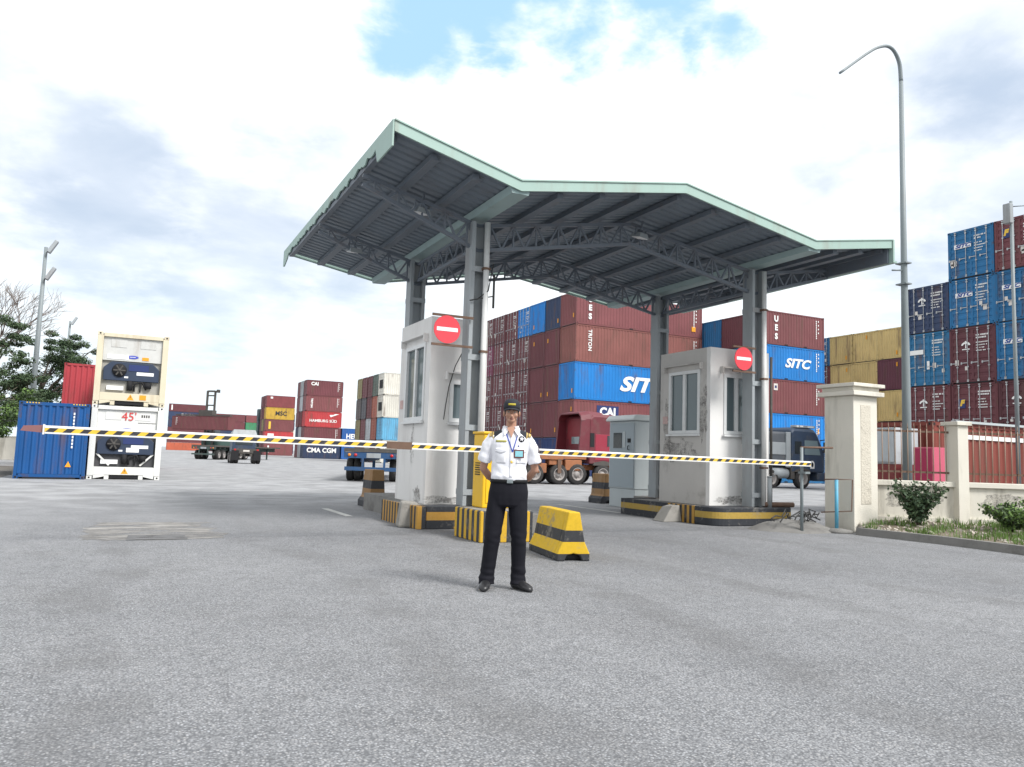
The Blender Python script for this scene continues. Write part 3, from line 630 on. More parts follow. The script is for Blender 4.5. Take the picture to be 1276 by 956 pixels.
# rest post under the arm tip
rp = empty('boom_rest_post', (11.6, 10.86, 0), 0, 'thin grey rest post with a cross bar at the right tip of the barrier arm', 'post')
m = MB(); m.tube([(0, .1, 0), (0, .1, 1.62)], .03, 10); m.build('post', M_galv, rp)
m = MB(); m.tube([(-.02, .1, 1.62), (.85, .12, 1.64)], .02, 8); m.build('cross_bar', M_rust, rp)
m = MB(); m.box(-.06, .06, -.05, .13, 1.12, 1.16); m.build('cradle', M_galv, rp)
rr = random.Random(4); tang = MB()
for k in range(9):
    p = Vector((11.85+rr.uniform(-.15,.35), 11.25+rr.uniform(-.2,.3), .17)); a = rr.uniform(0, 6.28); pts = []
    for j in range(9):
        pts.append(p+Vector((.07*j*math.cos(a), .06*j*math.sin(a)*.6, .02+.22*math.sin(j/8*math.pi)*rr.uniform(.3, 1.1)))); a += rr.uniform(-.5, .5)
    tang.tube(pts, .013, 6)
tag(tang.build('cable_tangle', M_cable), 'tangle of old black cables on the ground beneath the barrier arm tip', 'cables')
m = MB(); m.smooth = True; nr, na = 9, 40
vs = [(11.9, 11.5, .21)]
for i in range(1, nr+1):
    for k in range(na):
        a = 2*math.pi*k/na; r_ = i/nr*(1+.22*noise.noise(Vector((math.cos(a)*1.6, math.sin(a)*1.6, 4))))
        x, y = 11.9+.86*r_*math.cos(a)-.12*r_*math.sin(a), 11.5+.74*r_*math.sin(a)
        hz = .2*(1-(i/nr)**2.2)+(.045*noise.noise(Vector((x*5, y*5, 1)))+.02*noise.noise(Vector((x*15, y*15, 1))))*(1-i/nr)*1.6
        vs.append((x, y, max(hz, -.01 if i == nr else .002)))
fs = [(0, 1+k, 1+(k+1) % na) for k in range(na)]+[(1+(i-1)*na+k, 1+i*na+k, 1+i*na+(k+1) % na, 1+(i-1)*na+(k+1) % na) for i in range(1, nr) for k in range(na)]
m.add(vs, fs); tag(m.build('concrete_rubble', M_conc2, None), 'low worn concrete hump beside the right island', 'rubble')
# ------------------------------------------------------------------ jersey blocks
def jersey(name, L, hgt, w0, w1, w2, mat, loc, rz, label, z1=.10, z2=.27, grp='jersey barrier blocks'):
    r = empty(name, loc, rz, label, 'road block', grp)
    m = MB(); h = lambda w: w/2
    prof = [(-h(w0), 0), (-h(w0), z1), (-h(w1), z2), (-h(w2), hgt), (h(w2), hgt), (h(w1), z2), (h(w0), z1), (h(w0), 0)]
    # drainage notch under each end: cut by building the base in three pieces
    m.prism([p for p in prof], 'y', .12, L-.12)
    for a, c in ((0, .12), (L-.12, L)):
        m.prism([(-h(w0), .0), (-h(w0), z1), (-h(w1), z2), (-h(w2), hgt), (h(w2), hgt), (h(w1), z2), (h(w0), z1), (h(w0), 0), (.12, 0), (.085, .07), (0, .095), (-.085, .07), (-.12, 0)], 'y', a, c)
    m.build('body', mat, r, bevel=.014); return r
jersey('jersey_barrier', 1.15, .60, .43, .29, .15, M_jersey, (5.05, 8.40, 0), R(-10), 'bright yellow and black concrete barrier block on the open asphalt near the man', .09, .235)
jersey('jersey_barrier', .7, .86, .54, .36, .27, M_jersey2, (5.32, 17.7, 0), 0, 'faded orange and black barrier block beside the blue trailer', .14, .26)
jersey('jersey_barrier', .7, .86, .54, .36, .27, M_jersey2, (12.72, 19.25, 0), 0, 'faded orange and black barrier block behind the grey cabinet', .14, .26)
# ------------------------------------------------------------------ ticket cabinet
kc = empty('ticket_cabinet', (12.2, 17.25, 0), 0, 'tall pale grey steel control cabinet with a screen between the lanes', 'cabinet')
m = MB(); m.box(.02, .93, .02, 1.23, 0, .5); m.build('plinth', M_kiosk, kc, bevel=.01)
m = MB(); m.box(0, .95, 0, 1.25, .502, 2.34); m.build('housing', M_kiosk, kc, bevel=.02)
m = MB(); m.prism([(-.10, 2.342), (-.10, 2.40), (.0, 2.50), (1.0, 2.50), (1.0, 2.342)], 'y', -.05, 1.3); m.build('roof', pmat('pale_cabinet_roof', (.56,.60,.60), .5, .1, 2), kc, bevel=.02)
m = MB(); m.box(-.012, -.002, .05, 1.2, .54, 2.28); m.build('door', pmat('blue_grey_door', (.30,.35,.38), .5, .1, 2), kc)
m = MB(); m.box(-.022, -.013, .62, 1.02, 1.60, 2.02); m.build('screen', M_glassdark, kc)
m = MB(); m.box(-.022, -.013, .45, .57, 1.62, 2.05); m.build('notice_panel', M_kiosk, kc)
m = MB(); m.box(-.024, -.013, .20, .34, 1.75, 1.86); m.build('card_reader', M_dark, kc)
m = MB(); m.tube([(-.014, .27, 1.56), (-.06, .27, 1.56), (-.06, .27, 1.66), (-.014, .27, 1.66)], .012, 8); m.build('handle', M_dark, kc)
# ------------------------------------------------------------------ gate pillar, plinth wall, railings
gp = empty('gate_pillar', (12.9, 10.86, 0), 0, 'cream rendered gate pillar with stepped cap and rough inset panel', 'pillar')
m = MB(); m.box(0, .68, 0, .72, 0, 2.70); m.build('shaft', M_wallc, gp, bevel=.012)
m = MB(); m.box(-.10, .78, -.10, .82, 2.702, 2.79); m.box(-.03, .71, -.03, .75, 2.791, 2.88); m.box(-.11, .79, -.11, .83, 2.881, 2.95); m.build('cap', M_wallc, gp, bevel=.008)
m = MB(); m.box(.20, .48, -.006, -.001, .55, 2.52); m.build('inset_panel', M_wallr, gp)
fd = Vector((.90, -.436, 0)).normalized(); fa = math.atan2(fd.y, fd.x); f0 = Vector((13.58, 11.28, 0))
wl = empty('plinth_wall', f0, fa, 'low cream rendered wall with stained panels right of the gate pillar', 'wall')
m = MB(); m.box(0, 6.5, 0, .22, 0, .93); m.build('panel_wall', M_wallc, wl)
m = MB(); m.box(-.0, 6.5, -.06, .28, .932, 1.04); m.build('coping', M_wallc, wl, bevel=.01)
m = MB()
for s in (.0, 1.95, 3.95): m.box(s+.02, s+.26, -.05, -.001, .38, .93)
m.box(0, 6.5, -.055, -.002, 0, .30); m.build('pilaster_band', M_wallc, wl)
for i, s in enumerate((1.92, 3.95)):
    r = empty('wall_post', f0+fd*s, fa+R(13), ['square cream post rising from the low wall between two railings', 'square cream post at the far right end of the low wall'][i], 'post')
    m = MB(); m.box(0, .26, -.14, .22, 0, 2.20); m.build('shaft', M_wallc, r, bevel=.01)
    m = MB(); m.box(-.05, .31, -.19, .27, 2.202, 2.28); m.build('cap', M_wallc, r, bevel=.008)
def railing(s0, s1, label):
    r = empty('railing', f0+fd*s0, fa, label, 'railing', 'steel railings on the low wall'); L = s1-s0
    m = MB()
    for z in (1.22, 2.06): m.box(0, L, .10, .125, z-.02, z+.02)
    m.build('rail', M_rust, r)
    n = int(L/.125)
    for k in range(n):
        x = (k+.5)*L/n; m = MB(); m.tube([(x, .09, 1.045), (x, .09, 2.12)], .010, 6); m.tube([(x, .09, 2.12), (x, .09, 2.24)], [.012, .001], 6)
        m.build('picket', M_rustl, r)
M_rustl = pmat('faded_rusty_railing', (.30,.22,.17), .75, .4, 6, .4, (.14,.08,.05), 6)
railing(.04, 1.90, 'rusty spiked railing between the gate pillar and the square post')
railing(2.2, 3.93, 'rusty spiked railing right of the square post')
def wall_stain(s0, z, rs, rz, seed):
    m = MB(); n = 50; pts = []
    for k in range(n):
        a = 2*math.pi*k/n; j = .8+.4*noise.noise(Vector((math.cos(a)*2, math.sin(a)*2, seed*5.1))); pts.append((s0+rs*j*math.cos(a), -.0025, z+rz*j*math.sin(a)))
    m.add(pts, [tuple(range(n))]); m.build('damp_stain', M_mould, wl)
wall_stain(.95, .66, .55, .22, 1); wall_stain(1.5, .72, .3, .16, 2); wall_stain(2.9, .66, .6, .22, 3); wall_stain(3.5, .7, .4, .18, 5)
# blue post with bent frame
bp = empty('blue_post', (12.55, 10.98, 0), 0, 'thin light blue post with a rusty wire frame in front of the pillar', 'post')
m = MB(); m.tube([(0, 0, .03), (0, 0, 1.02)], .036, 12); m.build('post', M_pole_blue, bp)
m = MB(); m.tube([(-.2, .12, 1.02), (.0, .0, 1.03), (.26, -.16, 1.03), (.24, -.15, .42), (-.25, .15, .38)], .014, 6); m.build('wire_frame', M_rust, bp)
m = MB(); m.tube([(0,0,0),(0,0,.05),(0,0,.08)], [.30,.28,.1], 18); m.build('concrete_footing', M_conc2, bp)
# ------------------------------------------------------------------ kerb and verge
KL = [(12.52, 10.5), (12.62, 9.7), (12.70, 8.9), (12.64, 7.9), (12.54, 7.0), (12.4, 5.5), (12.3, 3)]
m = MB()
for (xa, ya), (xb, yb) in zip(KL, KL[1:]):
    m.hexa([(xa-.02,ya,0),(xb-.02,yb,0),(xb+.16,yb,0),(xa+.16,ya,0)], [(xa,ya,.135),(xb,yb,.135),(xb+.14,yb,.135),(xa+.14,ya,.135)])
tag(m.build('kerb', M_conc2), kind='structure')
m = MB(); rows = []
for i in range(26):
    t = i/25; s_ = t*(len(KL)-1); k = min(int(s_), len(KL)-2); u = s_-k
    a = Vector((KL[k][0]+(KL[k+1][0]-KL[k][0])*u+.13, KL[k][1]+(KL[k+1][1]-KL[k][1])*u, .12)); e = f0+fd*(t*7.5)+Vector((.1, .1, .22)); 
    rows.append([a.lerp(e, j/12)+Vector((0, 0, .05*noise.noise((a.lerp(e, j/12))*2.2)*(1 if 0 < j else 0))) for j in range(13)])
vs = [p for r_ in rows for p in r_]; fs = [(i*13+j, i*13+j+1, (i+1)*13+j+1, (i+1)*13+j) for i in range(25) for j in range(12)]
m.smooth = True; m.add(vs, fs)
M_soil = pmat('dry_soil', (.17,.14,.105), .95, .5, 6, .5, (.09,.08,.06), 4, bump=.8, bscale=30)
tag(m.build('verge_soil', M_soil), kind='structure')
def verge_h(p): return .2
rr = random.Random(11); g1 = MB()
def blade(m, p, h, w, lean, a):
    d = Vector((math.cos(a), math.sin(a), 0)); n_ = Vector((-d.y, d.x, 0))
    m.add([p-n_*w, p+n_*w, p+d*lean*.5+Vector((0,0,h*.6))+n_*w*.7, p+d*lean+Vector((0,0,h)), p+d*lean*.5+Vector((0,0,h*.6))-n_*w*.7], [(0,1,2,3,4)])
def vpoint(t, u):
    i = min(int(t*25), 24); f = t*25-i; j = min(int(u*12), 11); g_ = u*12-j
    return rows[i][j].lerp(rows[i+1][j], f).lerp(rows[i][j+1].lerp(rows[i+1][j+1], f), g_)
for k in range(9000):
    t = rr.random(); u = rr.random()
    dens = noise.noise(Vector((t*9, u*5, 3)))*1.6+(t-.30)*1.7
    if dens < rr.uniform(-.1, .5): continue
    blade(g1, vpoint(t*.98, u), rr.uniform(.05, .16), .007, rr.uniform(.0, .07), rr.uniform(0, 6.28))
tag(g1.build('verge_grass', M_leaflight, recalc=False), kind='stuff')
def leaf(m, p, nrm, size, roll):
    n_ = nrm.normalized(); a = n_.orthogonal().normalized(); a.rotate(Matrix.Rotation(roll, 3, n_)); c = n_.cross(a)
    m.add([p-a*size*.5, p+c*size*.24, p+a*size*.5, p-c*size*.24], [(0,1,2,3)])
def leafmass(m, rr, c, rad, n, size, mats=1, hollow=.35):
    c = Vector(c)
    for k in range(n):
        d = Vector((rr.gauss(0,1), rr.gauss(0,1), rr.gauss(0,1))).normalized(); q = (hollow+(1-hollow)*rr.random()**.6)
        p = c+Vector((d.x*rad[0], d.y*rad[1], d.z*rad[2]))*q
        m.cur = rr.randrange(mats); leaf(m, p, d*.6+Vector((rr.uniform(-1,1), rr.uniform(-1,1), rr.uniform(0,1.3))), size*rr.uniform(.6, 1.3), rr.uniform(0, 6.28))
    m.cur = 0
def shrub(loc, size, nst, leafsize, label, mats, seed, name='shrub', spread=1):
    rr = random.Random(seed); r = empty(name, loc, 0, label, 'shrub'); st = MB(); lf = MB()
    for k in range(nst):
        a = rr.uniform(0, 6.28); L = size*rr.uniform(.6, 1.05); lean = rr.uniform(.15, .7)*spread
        e = Vector((math.cos(a)*L*lean, math.sin(a)*L*lean, L*.95)); mid = e*.5+Vector((0,0,.1*L))
        st.tube([(0,0,-.03), mid*.5, mid, e], [.012, .010, .007, .003], 5)
        for j in range(7):
            t = .25+.75*j/6; p = mid.lerp(e, (t-.5)*2) if t > .5 else Vector((0,0,0)).lerp(mid, t*2)
            leafmass(lf, rr, p, (.17*size,.17*size,.14*size), 15, leafsize, len(mats), .1)
    st.build('stem', M_bark, r); lf.build('foliage', mats, r, recalc=False); return r
shrub((13.95, 10.25, .17), .85, 26, .085, 'leafy green shrub growing in front of the low wall beside the pillar', [M_leafdark, M_leafmid], 21)
shrub((14.9, 9.0, .16), .55, 30, .075, 'low bright green weed clump at the right edge by the post', [M_leaflight, M_leafmid], 22, 'weed_clump', 1.6)
shrub((14.45, 8.3, .15), .48, 26, .07, 'low leafy weeds near the kerb at the right edge', [M_leaflight, M_leafmid, M_leaflight], 23, 'weed_clump', 1.8)
shrub((15.6, 8.6, .18), .60, 26, .08, 'bright weeds under the wall at the far right', [M_leaflight, M_leafmid], 24, 'weed_clump', 1.6)
rub = MB(); rr = random.Random(14)
for k in range(460):
    p = vpoint(rr.random()**1.3*.75, rr.uniform(.05, 1)); s = rr.uniform(.01, .055)*rr.uniform(.5, 1.2); rot = Matrix.Rotation(rr.uniform(0, 3), 3, Vector((rr.random(), rr.random(), 1)))
    vv = [rot @ Vector((sx*s*rr.uniform(.6,1.2), sy*s*rr.uniform(.5,1), sz*s*rr.uniform(.3,.7))) + p for sz in (-1,1) for sx, sy in ((-1,-1),(1,-1),(1,1),(-1,1))]
    rub.add(vv, [(3,2,1,0),(4,5,6,7),(0,1,5,4),(1,2,6,5),(2,3,7,6),(3,0,4,7)])
tag(rub.build('verge_rubble', pmat('pale_rubble', (.42,.38,.33), .9, .6, 5)), kind='stuff')
# ------------------------------------------------------------------ lamp posts
lp = empty('street_lamp', (16.25, 12.2, 0), 0, 'tall tapering grey lamp post with curved bare arm behind the railing', 'lamp post')
m = MB(); top = Vector((-.15, -.1, 10.55)); m.tube([(0,0,0), (0,0,3), (-.05,-.03,6), top], [.11, .095, .072, .05], 16); m.build('pole', M_galv, lp)
ad = Vector((-.97, -.06, 0)); m = MB()
ap_ = spline([top, top+Vector((0,0,.42))+ad*.05, top+Vector((0,0,.66))+ad*.22, top+Vector((0,0,.74))+ad*.45, top+Vector((0,0,.66))+ad*.75, top+Vector((0,0,.40))+ad*1.2, top+Vector((0,0,-.42))+ad*2.3], 7); m.tube(ap_, [.05-.022*k/(len(ap_)-1) for k in range(len(ap_))], 14); m.build('curved_arm', M_galv, lp)
m = MB(); m.tube([(-.45, -.02, 5.9), (-.06, -.02, 5.95)], .02, 8); m.box(-.16,.05,-.16,.12,5.6,5.63); m.box(-.16,.05,-.16,.12,6.1,6.13); m.build('clamp', M_galv, lp)
p2 = empty('camera_pole', (21.05, 12.55, 0), 0, 'thin grey pole with a small camera box on top at the right edge', 'pole')
m = MB(); m.tube([(0,0,0),(0,0,8.6)], [.055, .04], 12); m.build('pole', M_galv, p2)
m = MB(); m.box(-.22,-.06,-.1,.1,7.95,8.5); m.bar((-.06,0,8.3),(0,0,8.3),.04,.04); m.build('camera_box', M_steelgrey, p2, bevel=.02)
m = MB(); m.tube([(0,0,8.45),(.5,-.2,8.52)], .015, 6); m.build('side_arm', M_galv, p2)
def flood(loc, h, label, tilt, r0=.22):
    r = empty('floodlight_pole', loc, 0, label, 'floodlight', 'floodlight poles at the left')
    m = MB(); m.tube([(0,0,0),(0,0,h*.5),(0,0,h)], [r0*.8, r0*.62, r0*.42], 12); m.build('pole', M_galv, r)
    for dz, dx in ((-.3, .05), (-1.9, .05)):
        m = MB(); m.tube([(0,0,h+dz-.5),(dx*.8,-.1,h+dz)], .06, 8); m.build('bracket', M_galv, r)
        m = MB(); q = Matrix.Rotation(R(-62), 3, 'Y'); c = Vector((dx+.30, -.12, h+dz+.35))
        P = [q @ Vector((x, y, z))+c for z in (-.10, .10) for x, y in ((-.42,-.24),(.42,-.18),(.42,.18),(-.42,.24))]; m.hexa(P[:4], P[4:]); m.build('lamp_head', M_steelgrey, r, bevel=.03)
flood((-4.95, 52.3, 0), 12.6, 'tall grey floodlight pole standing left of the blue container', 0)
flood((-5.55, 85.4, 0), 12.9, 'small distant floodlight pole behind the leafy tree', 0)
# ------------------------------------------------------------------ shipping containers (local: x 0..L, y 0..2.44, z 0..H; x=0 end faces the gate)
CW = 2.438
def corr(m, s0, s1, z0, z1, P, pitch=.278, dep=.036):
    """corrugated sheet from s0 to s1; P(s, depth, z) -> point"""
    n = max(3, round((s1-s0)/pitch)); p = (s1-s0)/n; pts = []
    for i in range(n):
        a = s0+i*p
        pts += [(a, 0), (a+p*.26, 0), (a+p*.5, dep), (a+p*.76, dep)]
    pts.append((s1, 0)); N = len(pts)
    m.add([P(s, d, z0) for s, d in pts]+[P(s, d, z1) for s, d in pts], [(i, i+1, N+i+1, N+i) for i in range(N-1)])
_cm = {}
def cmesh(key, fn, mats):
    if key not in _cm:
        m = fn(); me = m.mesh(key[0]); 
        for q in mats: me.materials.append(q)
        _cm[key] = me
    return _cm[key]
def shell_mb(L, H, door):
    m = MB()
    corr(m, .12, L-.12, .17, H-.11, lambda s, d, z: (s, .014+d, z)); corr(m, .12, L-.12, .17, H-.11, lambda s, d, z: (s, CW-.014-d, z))
    corr(m, .12, CW-.12, .17, H-.11, lambda s, d, z: (L-.014-d, s, z), .25, .045)
    if not door: corr(m, .12, CW-.12, .17, H-.11, lambda s, d, z: (.014+d, s, z), .25, .045)
    m.box(.1, L-.1, .1, CW-.1, H-.07, H-.035); m.box(.1, L-.1, .1, CW-.1, .12, .165)
    return m
def frame_mb(L, H, door):
    m = MB(); c = .118
    for x0, x1 in ((0, c), (L-c, L)):
        for y0, y1 in ((0, c), (CW-c, CW)): m.box(x0+.003, x1-.003, y0+.003, y1-.003, .119, H-.119)
    for y0, y1 in ((.008, .07), (CW-.07, CW-.008)):
        m.box(.165, L-.165, y0, y1, H-.105, H-.01); m.box(.165, L-.165, y0, y1, .03, .165)
    for x0, x1 in ((.008, .09), (L-.09, L-.008)):
        m.box(x0, x1, .165, CW-.165, H-.115, H-.008); m.box(x0, x1, .165, CW-.165, .06, .165)
    for cx in (L/2-1.0, L/2+1.0):
        for y in (.006, CW-.012): m.box(cx-.20, cx+.20, y, y+.006, .02, .168)
    return m
def pocket_mb(L, H):
    m = MB(); m.box(-.17, .17, -.002, .004, .035, .13); return m
def gap_mb():
    m = MB(); m.box(-.001, .006, .32, CW-.32, .0, .058); return m
def cast_mb():
    m = MB(); m.box(-.003, .165, -.003, .162, 0, .118); m.cur = 1
    m.box(-.006, -.0035, .05, .11, .025, .085); m.box(.045, .12, -.006, -.0035, .025, .085); return m
def door_mb(H, w):
    m = MB(); z0, z1 = .19, H-.13; n = 7; h = (z1-z0)/n; X0, X1 = .028, .052
    prof = [(X0, z0)]
    for i in range(n):
        a = z0+i*h; prof += [(X0, a+h*.30), (X1, a+h*.42), (X1, a+h*.78), (X0, a+h*.9)]
    prof.append((X0, z1)); N = len(prof)
    m.add([(x, .055, z) for x, z in prof]+[(x, w-.055, z) for x, z in prof], [(i, i+1, N+i+1, N+i) for i in range(N-1)])
    m.box(.018, .07, .0, .055, z0, z1); m.box(.018, .07, w-.055, w, z0, z1); m.box(.018, .07, .055, w-.055, z0-.02, z0+.05); m.box(.018, .07, .055, w-.055, z1-.05, z1+.0)
    return m
def rod_mb(H):
    m = MB(); m.tube([(-.012, 0, .10), (-.012, 0, H-.06)], .018, 8)
    for z in (.16, .85, 1.65, H-.2): m.box(-.024, .016, -.045, .045, z-.03, z+.03)
    m.box(-.03, .0, -.05, .05, .07, .12); m.box(-.03, .0, -.05, .05, H-.11, H-.06)
    m.bar((-.03, 0, 1.05), (-.03, .34, 1.05), .02, .035); m.box(-.035, .01, .30, .36, .98, 1.1)
    return m
def codes_mb(n=5, w=.62, seed=0):         # the small stencilled lines on a door, too small to read
    rr = random.Random(seed); m = MB(); z = 0
    for i in range(n):
        x = 0; h = .075 if i < 2 else .05; end = w*rr.uniform(.55, 1) if i else w
        while x < end:
            l = rr.uniform(.03, .06); m.box(-.004, 0, -x-l, -x, z-h, z); x += l+.022+(.04 if rr.random() < .15 else 0)
        z -= h+(.06 if i < 2 else .09)+(.12 if i == 1 else 0)
    return m
def decals_mb(seed):
    rr = random.Random(seed); m = MB()
    for _ in range(rr.randint(2, 4)):
        y = rr.uniform(.15, .9); z = rr.uniform(.35, 1.25); w, h = rr.choice([(.16,.2),(.2,.28),(.14,.12)]); m.box(-.003, 0, y, y+w, z, z+h)
    return m
def umbrella_mb():                         # white palm / umbrella emblem on doors
    m = MB(); n = 14; X0, X1 = -.005, 0
    P = [(.24*math.cos(math.pi*k/n), .17*math.sin(math.pi*k/n)) for k in range(n+1)]+[(.24*math.cos(math.pi*k/n)*.62, -.02+.10*math.sin(math.pi*k/n)) for k in range(n, -1, -1)]
    for k in range(n):
        q = [P[k], P[k+1], P[2*n+1-k-1], P[2*n+1-k]]; m.prism([(-y, z) for y, z in q], 'x', X0, X1)
    m.prism([(-.03, -.16), (.03, -.16), (.02, .1), (-.02, .1)], 'x', X0, X1); m.prism([(-.2, -.24), (.2, -.24), (.2, -.19), (-.2, -.19)], 'x', X0, X1); m.box(X0, X1, -.04, .04, .17, .22)
    return m
MARO = (.135,.042,.050); MARO2 = (.18,.060,.064); BROWN = (.235,.090,.078); MAROD = (.095,.030,.038); BLUE_S = (.014,.20,.56); BLUE_D = (.018,.135,.30); NAVY = (.028,.045,.095)
MAG = (.20,.035,.085); YELO = (.60,.45,.19); DKBLUE = (.022,.045,.14); REDC = (.42,.045,.05); GREYC = (.36,.38,.40); MSCY = (.52,.33,.05); ORNG = (.45,.11,.06); GREEN = (.05,.20,.10); OLIVE = (.22,.19,.09); HEUB = (.02,.10,.32); WHITEC = (.60,.58,.52); LBLUE = (.10,.30,.46); PURP = (.13,.045,.06)
def ordi(k): return ['first', 'second', 'third', 'fourth', 'fifth', 'sixth'][k]
def container(pos, L, H, color, label, group, door=True, detail=2, rot=0, name='shipping_container', seed=0):
    jr = random.Random(str(pos)+'j'); r = empty(name, (pos[0]+jr.uniform(-.03,.03), pos[1]+jr.uniform(-.02,.02), pos[2]), rot+R(jr.uniform(-.12,.12)), label, 'container', group)
    d = 'd' if door else 'b'; k = random.Random(str(pos)).uniform(.88, 1.12); color = tuple(c*k for c in color)
    link('shell', cmesh(('shell', L, H, d), lambda: shell_mb(L, H, door), [M_cont]), r, color=color)
    link('frame', cmesh(('frame', L, H), lambda: frame_mb(L, H, door), [M_contframe]), r, color=tuple(c*.92 for c in color))
    if detail > 1:
        for sx in (-1, 1): link('forklift_pocket', cmesh(('pocket',), lambda: pocket_mb(L, H), [M_dark]), r, (L/2+sx*1.0, 0, 0))
    link('sill_gap', cmesh(('gap',), gap_mb, [M_dark]), r)
    if detail > 1:
        cm = cmesh(('casting',), cast_mb, [M_contframe, M_dark])
        for z in (0, H-.118):
            link('corner_casting', cm, r, (0, 0, z), color=tuple(c*.8 for c in color))
            link('corner_casting', cm, r, (L, 0, z), (0, 0, R(90)), color=tuple(c*.8 for c in color)); link('corner_casting', cm, r, (0, CW, z), (0, 0, R(-90)), color=tuple(c*.8 for c in color))
    if door:
        w = (CW-.24)/2
        for i in (0, 1):
            dr = link('door', cmesh(('door', H, w), lambda: door_mb(H, w), [M_cont]), r, (0, .12+i*w+.002*i, 0), color=color)
            if detail > 1:
                rm = cmesh(('rod', H), lambda: rod_mb(H), [M_rod])
                link('lock_rod', rm, dr, (0, .24, 0)); link('lock_rod', rm, dr, (0, w-.30, 0))
        if detail > 1:
            link('stencil', cmesh(('codes', seed % 4), lambda: codes_mb(6, .62, seed % 4), [M_white]), r, (.014, 1.02, H-.42))
            link('label_sticker', cmesh(('decals', seed % 5), lambda: decals_mb(seed % 5), [M_paper]), r, (.015, 1.25 if seed % 2 else .1, 0))
    return r
def yellow_tab(r, y, z, x=-.002):
    m = MB(); m.box(-.004, 0, 0, .13, 0, .34); me = cmesh(('tab',), lambda: m, [M_orangelet]); link('orange_sticker', me, r, (x, y, z))
def side_code(r, L, H, x=None):
    link('stencil', cmesh(('sidecode',), lambda: sidecode_mb(), [M_white]), r, (x if x else L-.9, -.004, H-.3))
def sidecode_mb():
    m = MB(); z = 0; rr = random.Random(3)
    for c in range(2):
        z = 0
        for k in range(9 if c == 0 else 4):
            m.box(c*.22, c*.22+.085, -.003, 0, z-.12, z); z -= .165 if c == 0 else .3
    return m
# ---------- tall block behind the man: seven columns, five tiers, 40 ft, narrow ends facing left
T5 = [2.896]*4+[2.591]; ZB = [sum(T5[:i]) for i in range(5)]
MX, MY = 30.2, 50.7; PIT = 2.5
cname = {0: 'corner column', 1: 'second column from the corner', 2: 'third column from the corner', 3: 'middle column', 4: 'third column from left', 5: 'second column from left', 6: 'leftmost column'}
A, B_ = MARO, MARO2
grid = [  # tier from top: columns 0..6 (corner first) as (colour word, colour, door?)
 [('maroon', MARO2, 0), ('navy', NAVY, 0), ('bright blue', BLUE_S, 0), ('blue', BLUE_S, 1), ('maroon', MARO, 1), ('maroon', MARO, 1), ('maroon', MARO, 1)],
 [('brownish red', BROWN, 0), ('maroon', MARO, 0), ('maroon', MARO, 0), ('maroon', MARO, 1), ('maroon', MARO, 1), ('maroon', MARO, 1), ('magenta', MAG, 1)],
 [('bright blue', BLUE_S, 0), ('maroon', MARO, 0), ('maroon', MARO, 0), ('maroon', MARO, 1), ('maroon', MARO, 1), ('maroon', MARO, 1), ('maroon', MARO, 1)],
 [('maroon', MARO2, 0), ('maroon', MARO, 0), ('maroon', MARO, 0), ('maroon', MARO, 1), ('maroon', MARO, 1), ('maroon', MARO, 1), ('maroon', MARO, 1)],
 [('dark blue', DKBLUE, 0), ('dark blue', DKBLUE, 0), ('dark blue', DKBLUE, 0), ('maroon', MARO, 1), ('maroon', MARO, 1), ('maroon', MARO, 1), ('maroon', MARO, 1)]]
posn = ['top', 'second from top', 'third from top', 'fourth from top', 'bottom']
G_MID = 'containers in the tall block behind the man'
for t, row in enumerate(grid):
    for c, (cw, col, door) in enumerate(row):
        k = 4-t
        lab = f"{cw} container, {'doors' if door else 'plain end'} showing, {posn[t]}, {cname[c]}, middle block"
        o = container((MX, MY+c*PIT, ZB[k]), 12.19, T5[k], col, lab, G_MID, bool(door), 2, seed=t*7+c)
        if c == 0:
            H = T5[k]
            if t == 0: text('U\nE\nS', .60, M_white, o, (1.25, -.004, 1.35), offset=.03, line=1.12); side_code(o, 12.19, H); yellow_tab(o, .35, .55); m = MB(); m.box(11.1, 11.5, -.004, -.001, .5, .9); m.build('orange_sticker', M_orangelet, o); o['label'] = 'maroon container with stacked upright white letters, top corner of the middle block'
            if t == 1: text('TRITON', .44, M_white, o, (1.25, -.004, 1.72), vert=True, offset=.012, spacing=1.05); side_code(o, 12.19, H); o['label'] = 'brownish red container with white lettering running downward, corner of the middle block'
            if t == 2: text('SITC', 1.55, M_white, o, (6.3, -.004, 1.42), offset=.06, shear=.3, xs=1.42); yellow_tab(o, .3, .5); side_code(o, 12.19, H); o['label'] = 'bright blue container with huge slanted white lettering, corner of the middle block'
            if t == 3:
                m = MB(); m.box(2.05, 4.05, -.003, -.001, 1.55, 2.55); m.build('logo_panel', M_navylet, o); text('CAI', .86, M_white, o, (3.05, -.008, 2.05), offset=.04, xs=1.05); o['label'] = 'maroon container with white letters on a navy panel, corner of the middle block'; yellow_tab(o, .35, 2.0); side_code(o, 12.19, H)
        elif not door:
            yellow_tab(o, [1.9, .3, 1.8, 1.7, .3][(t+c) % 5], .45 if t != 1 else 1.9)
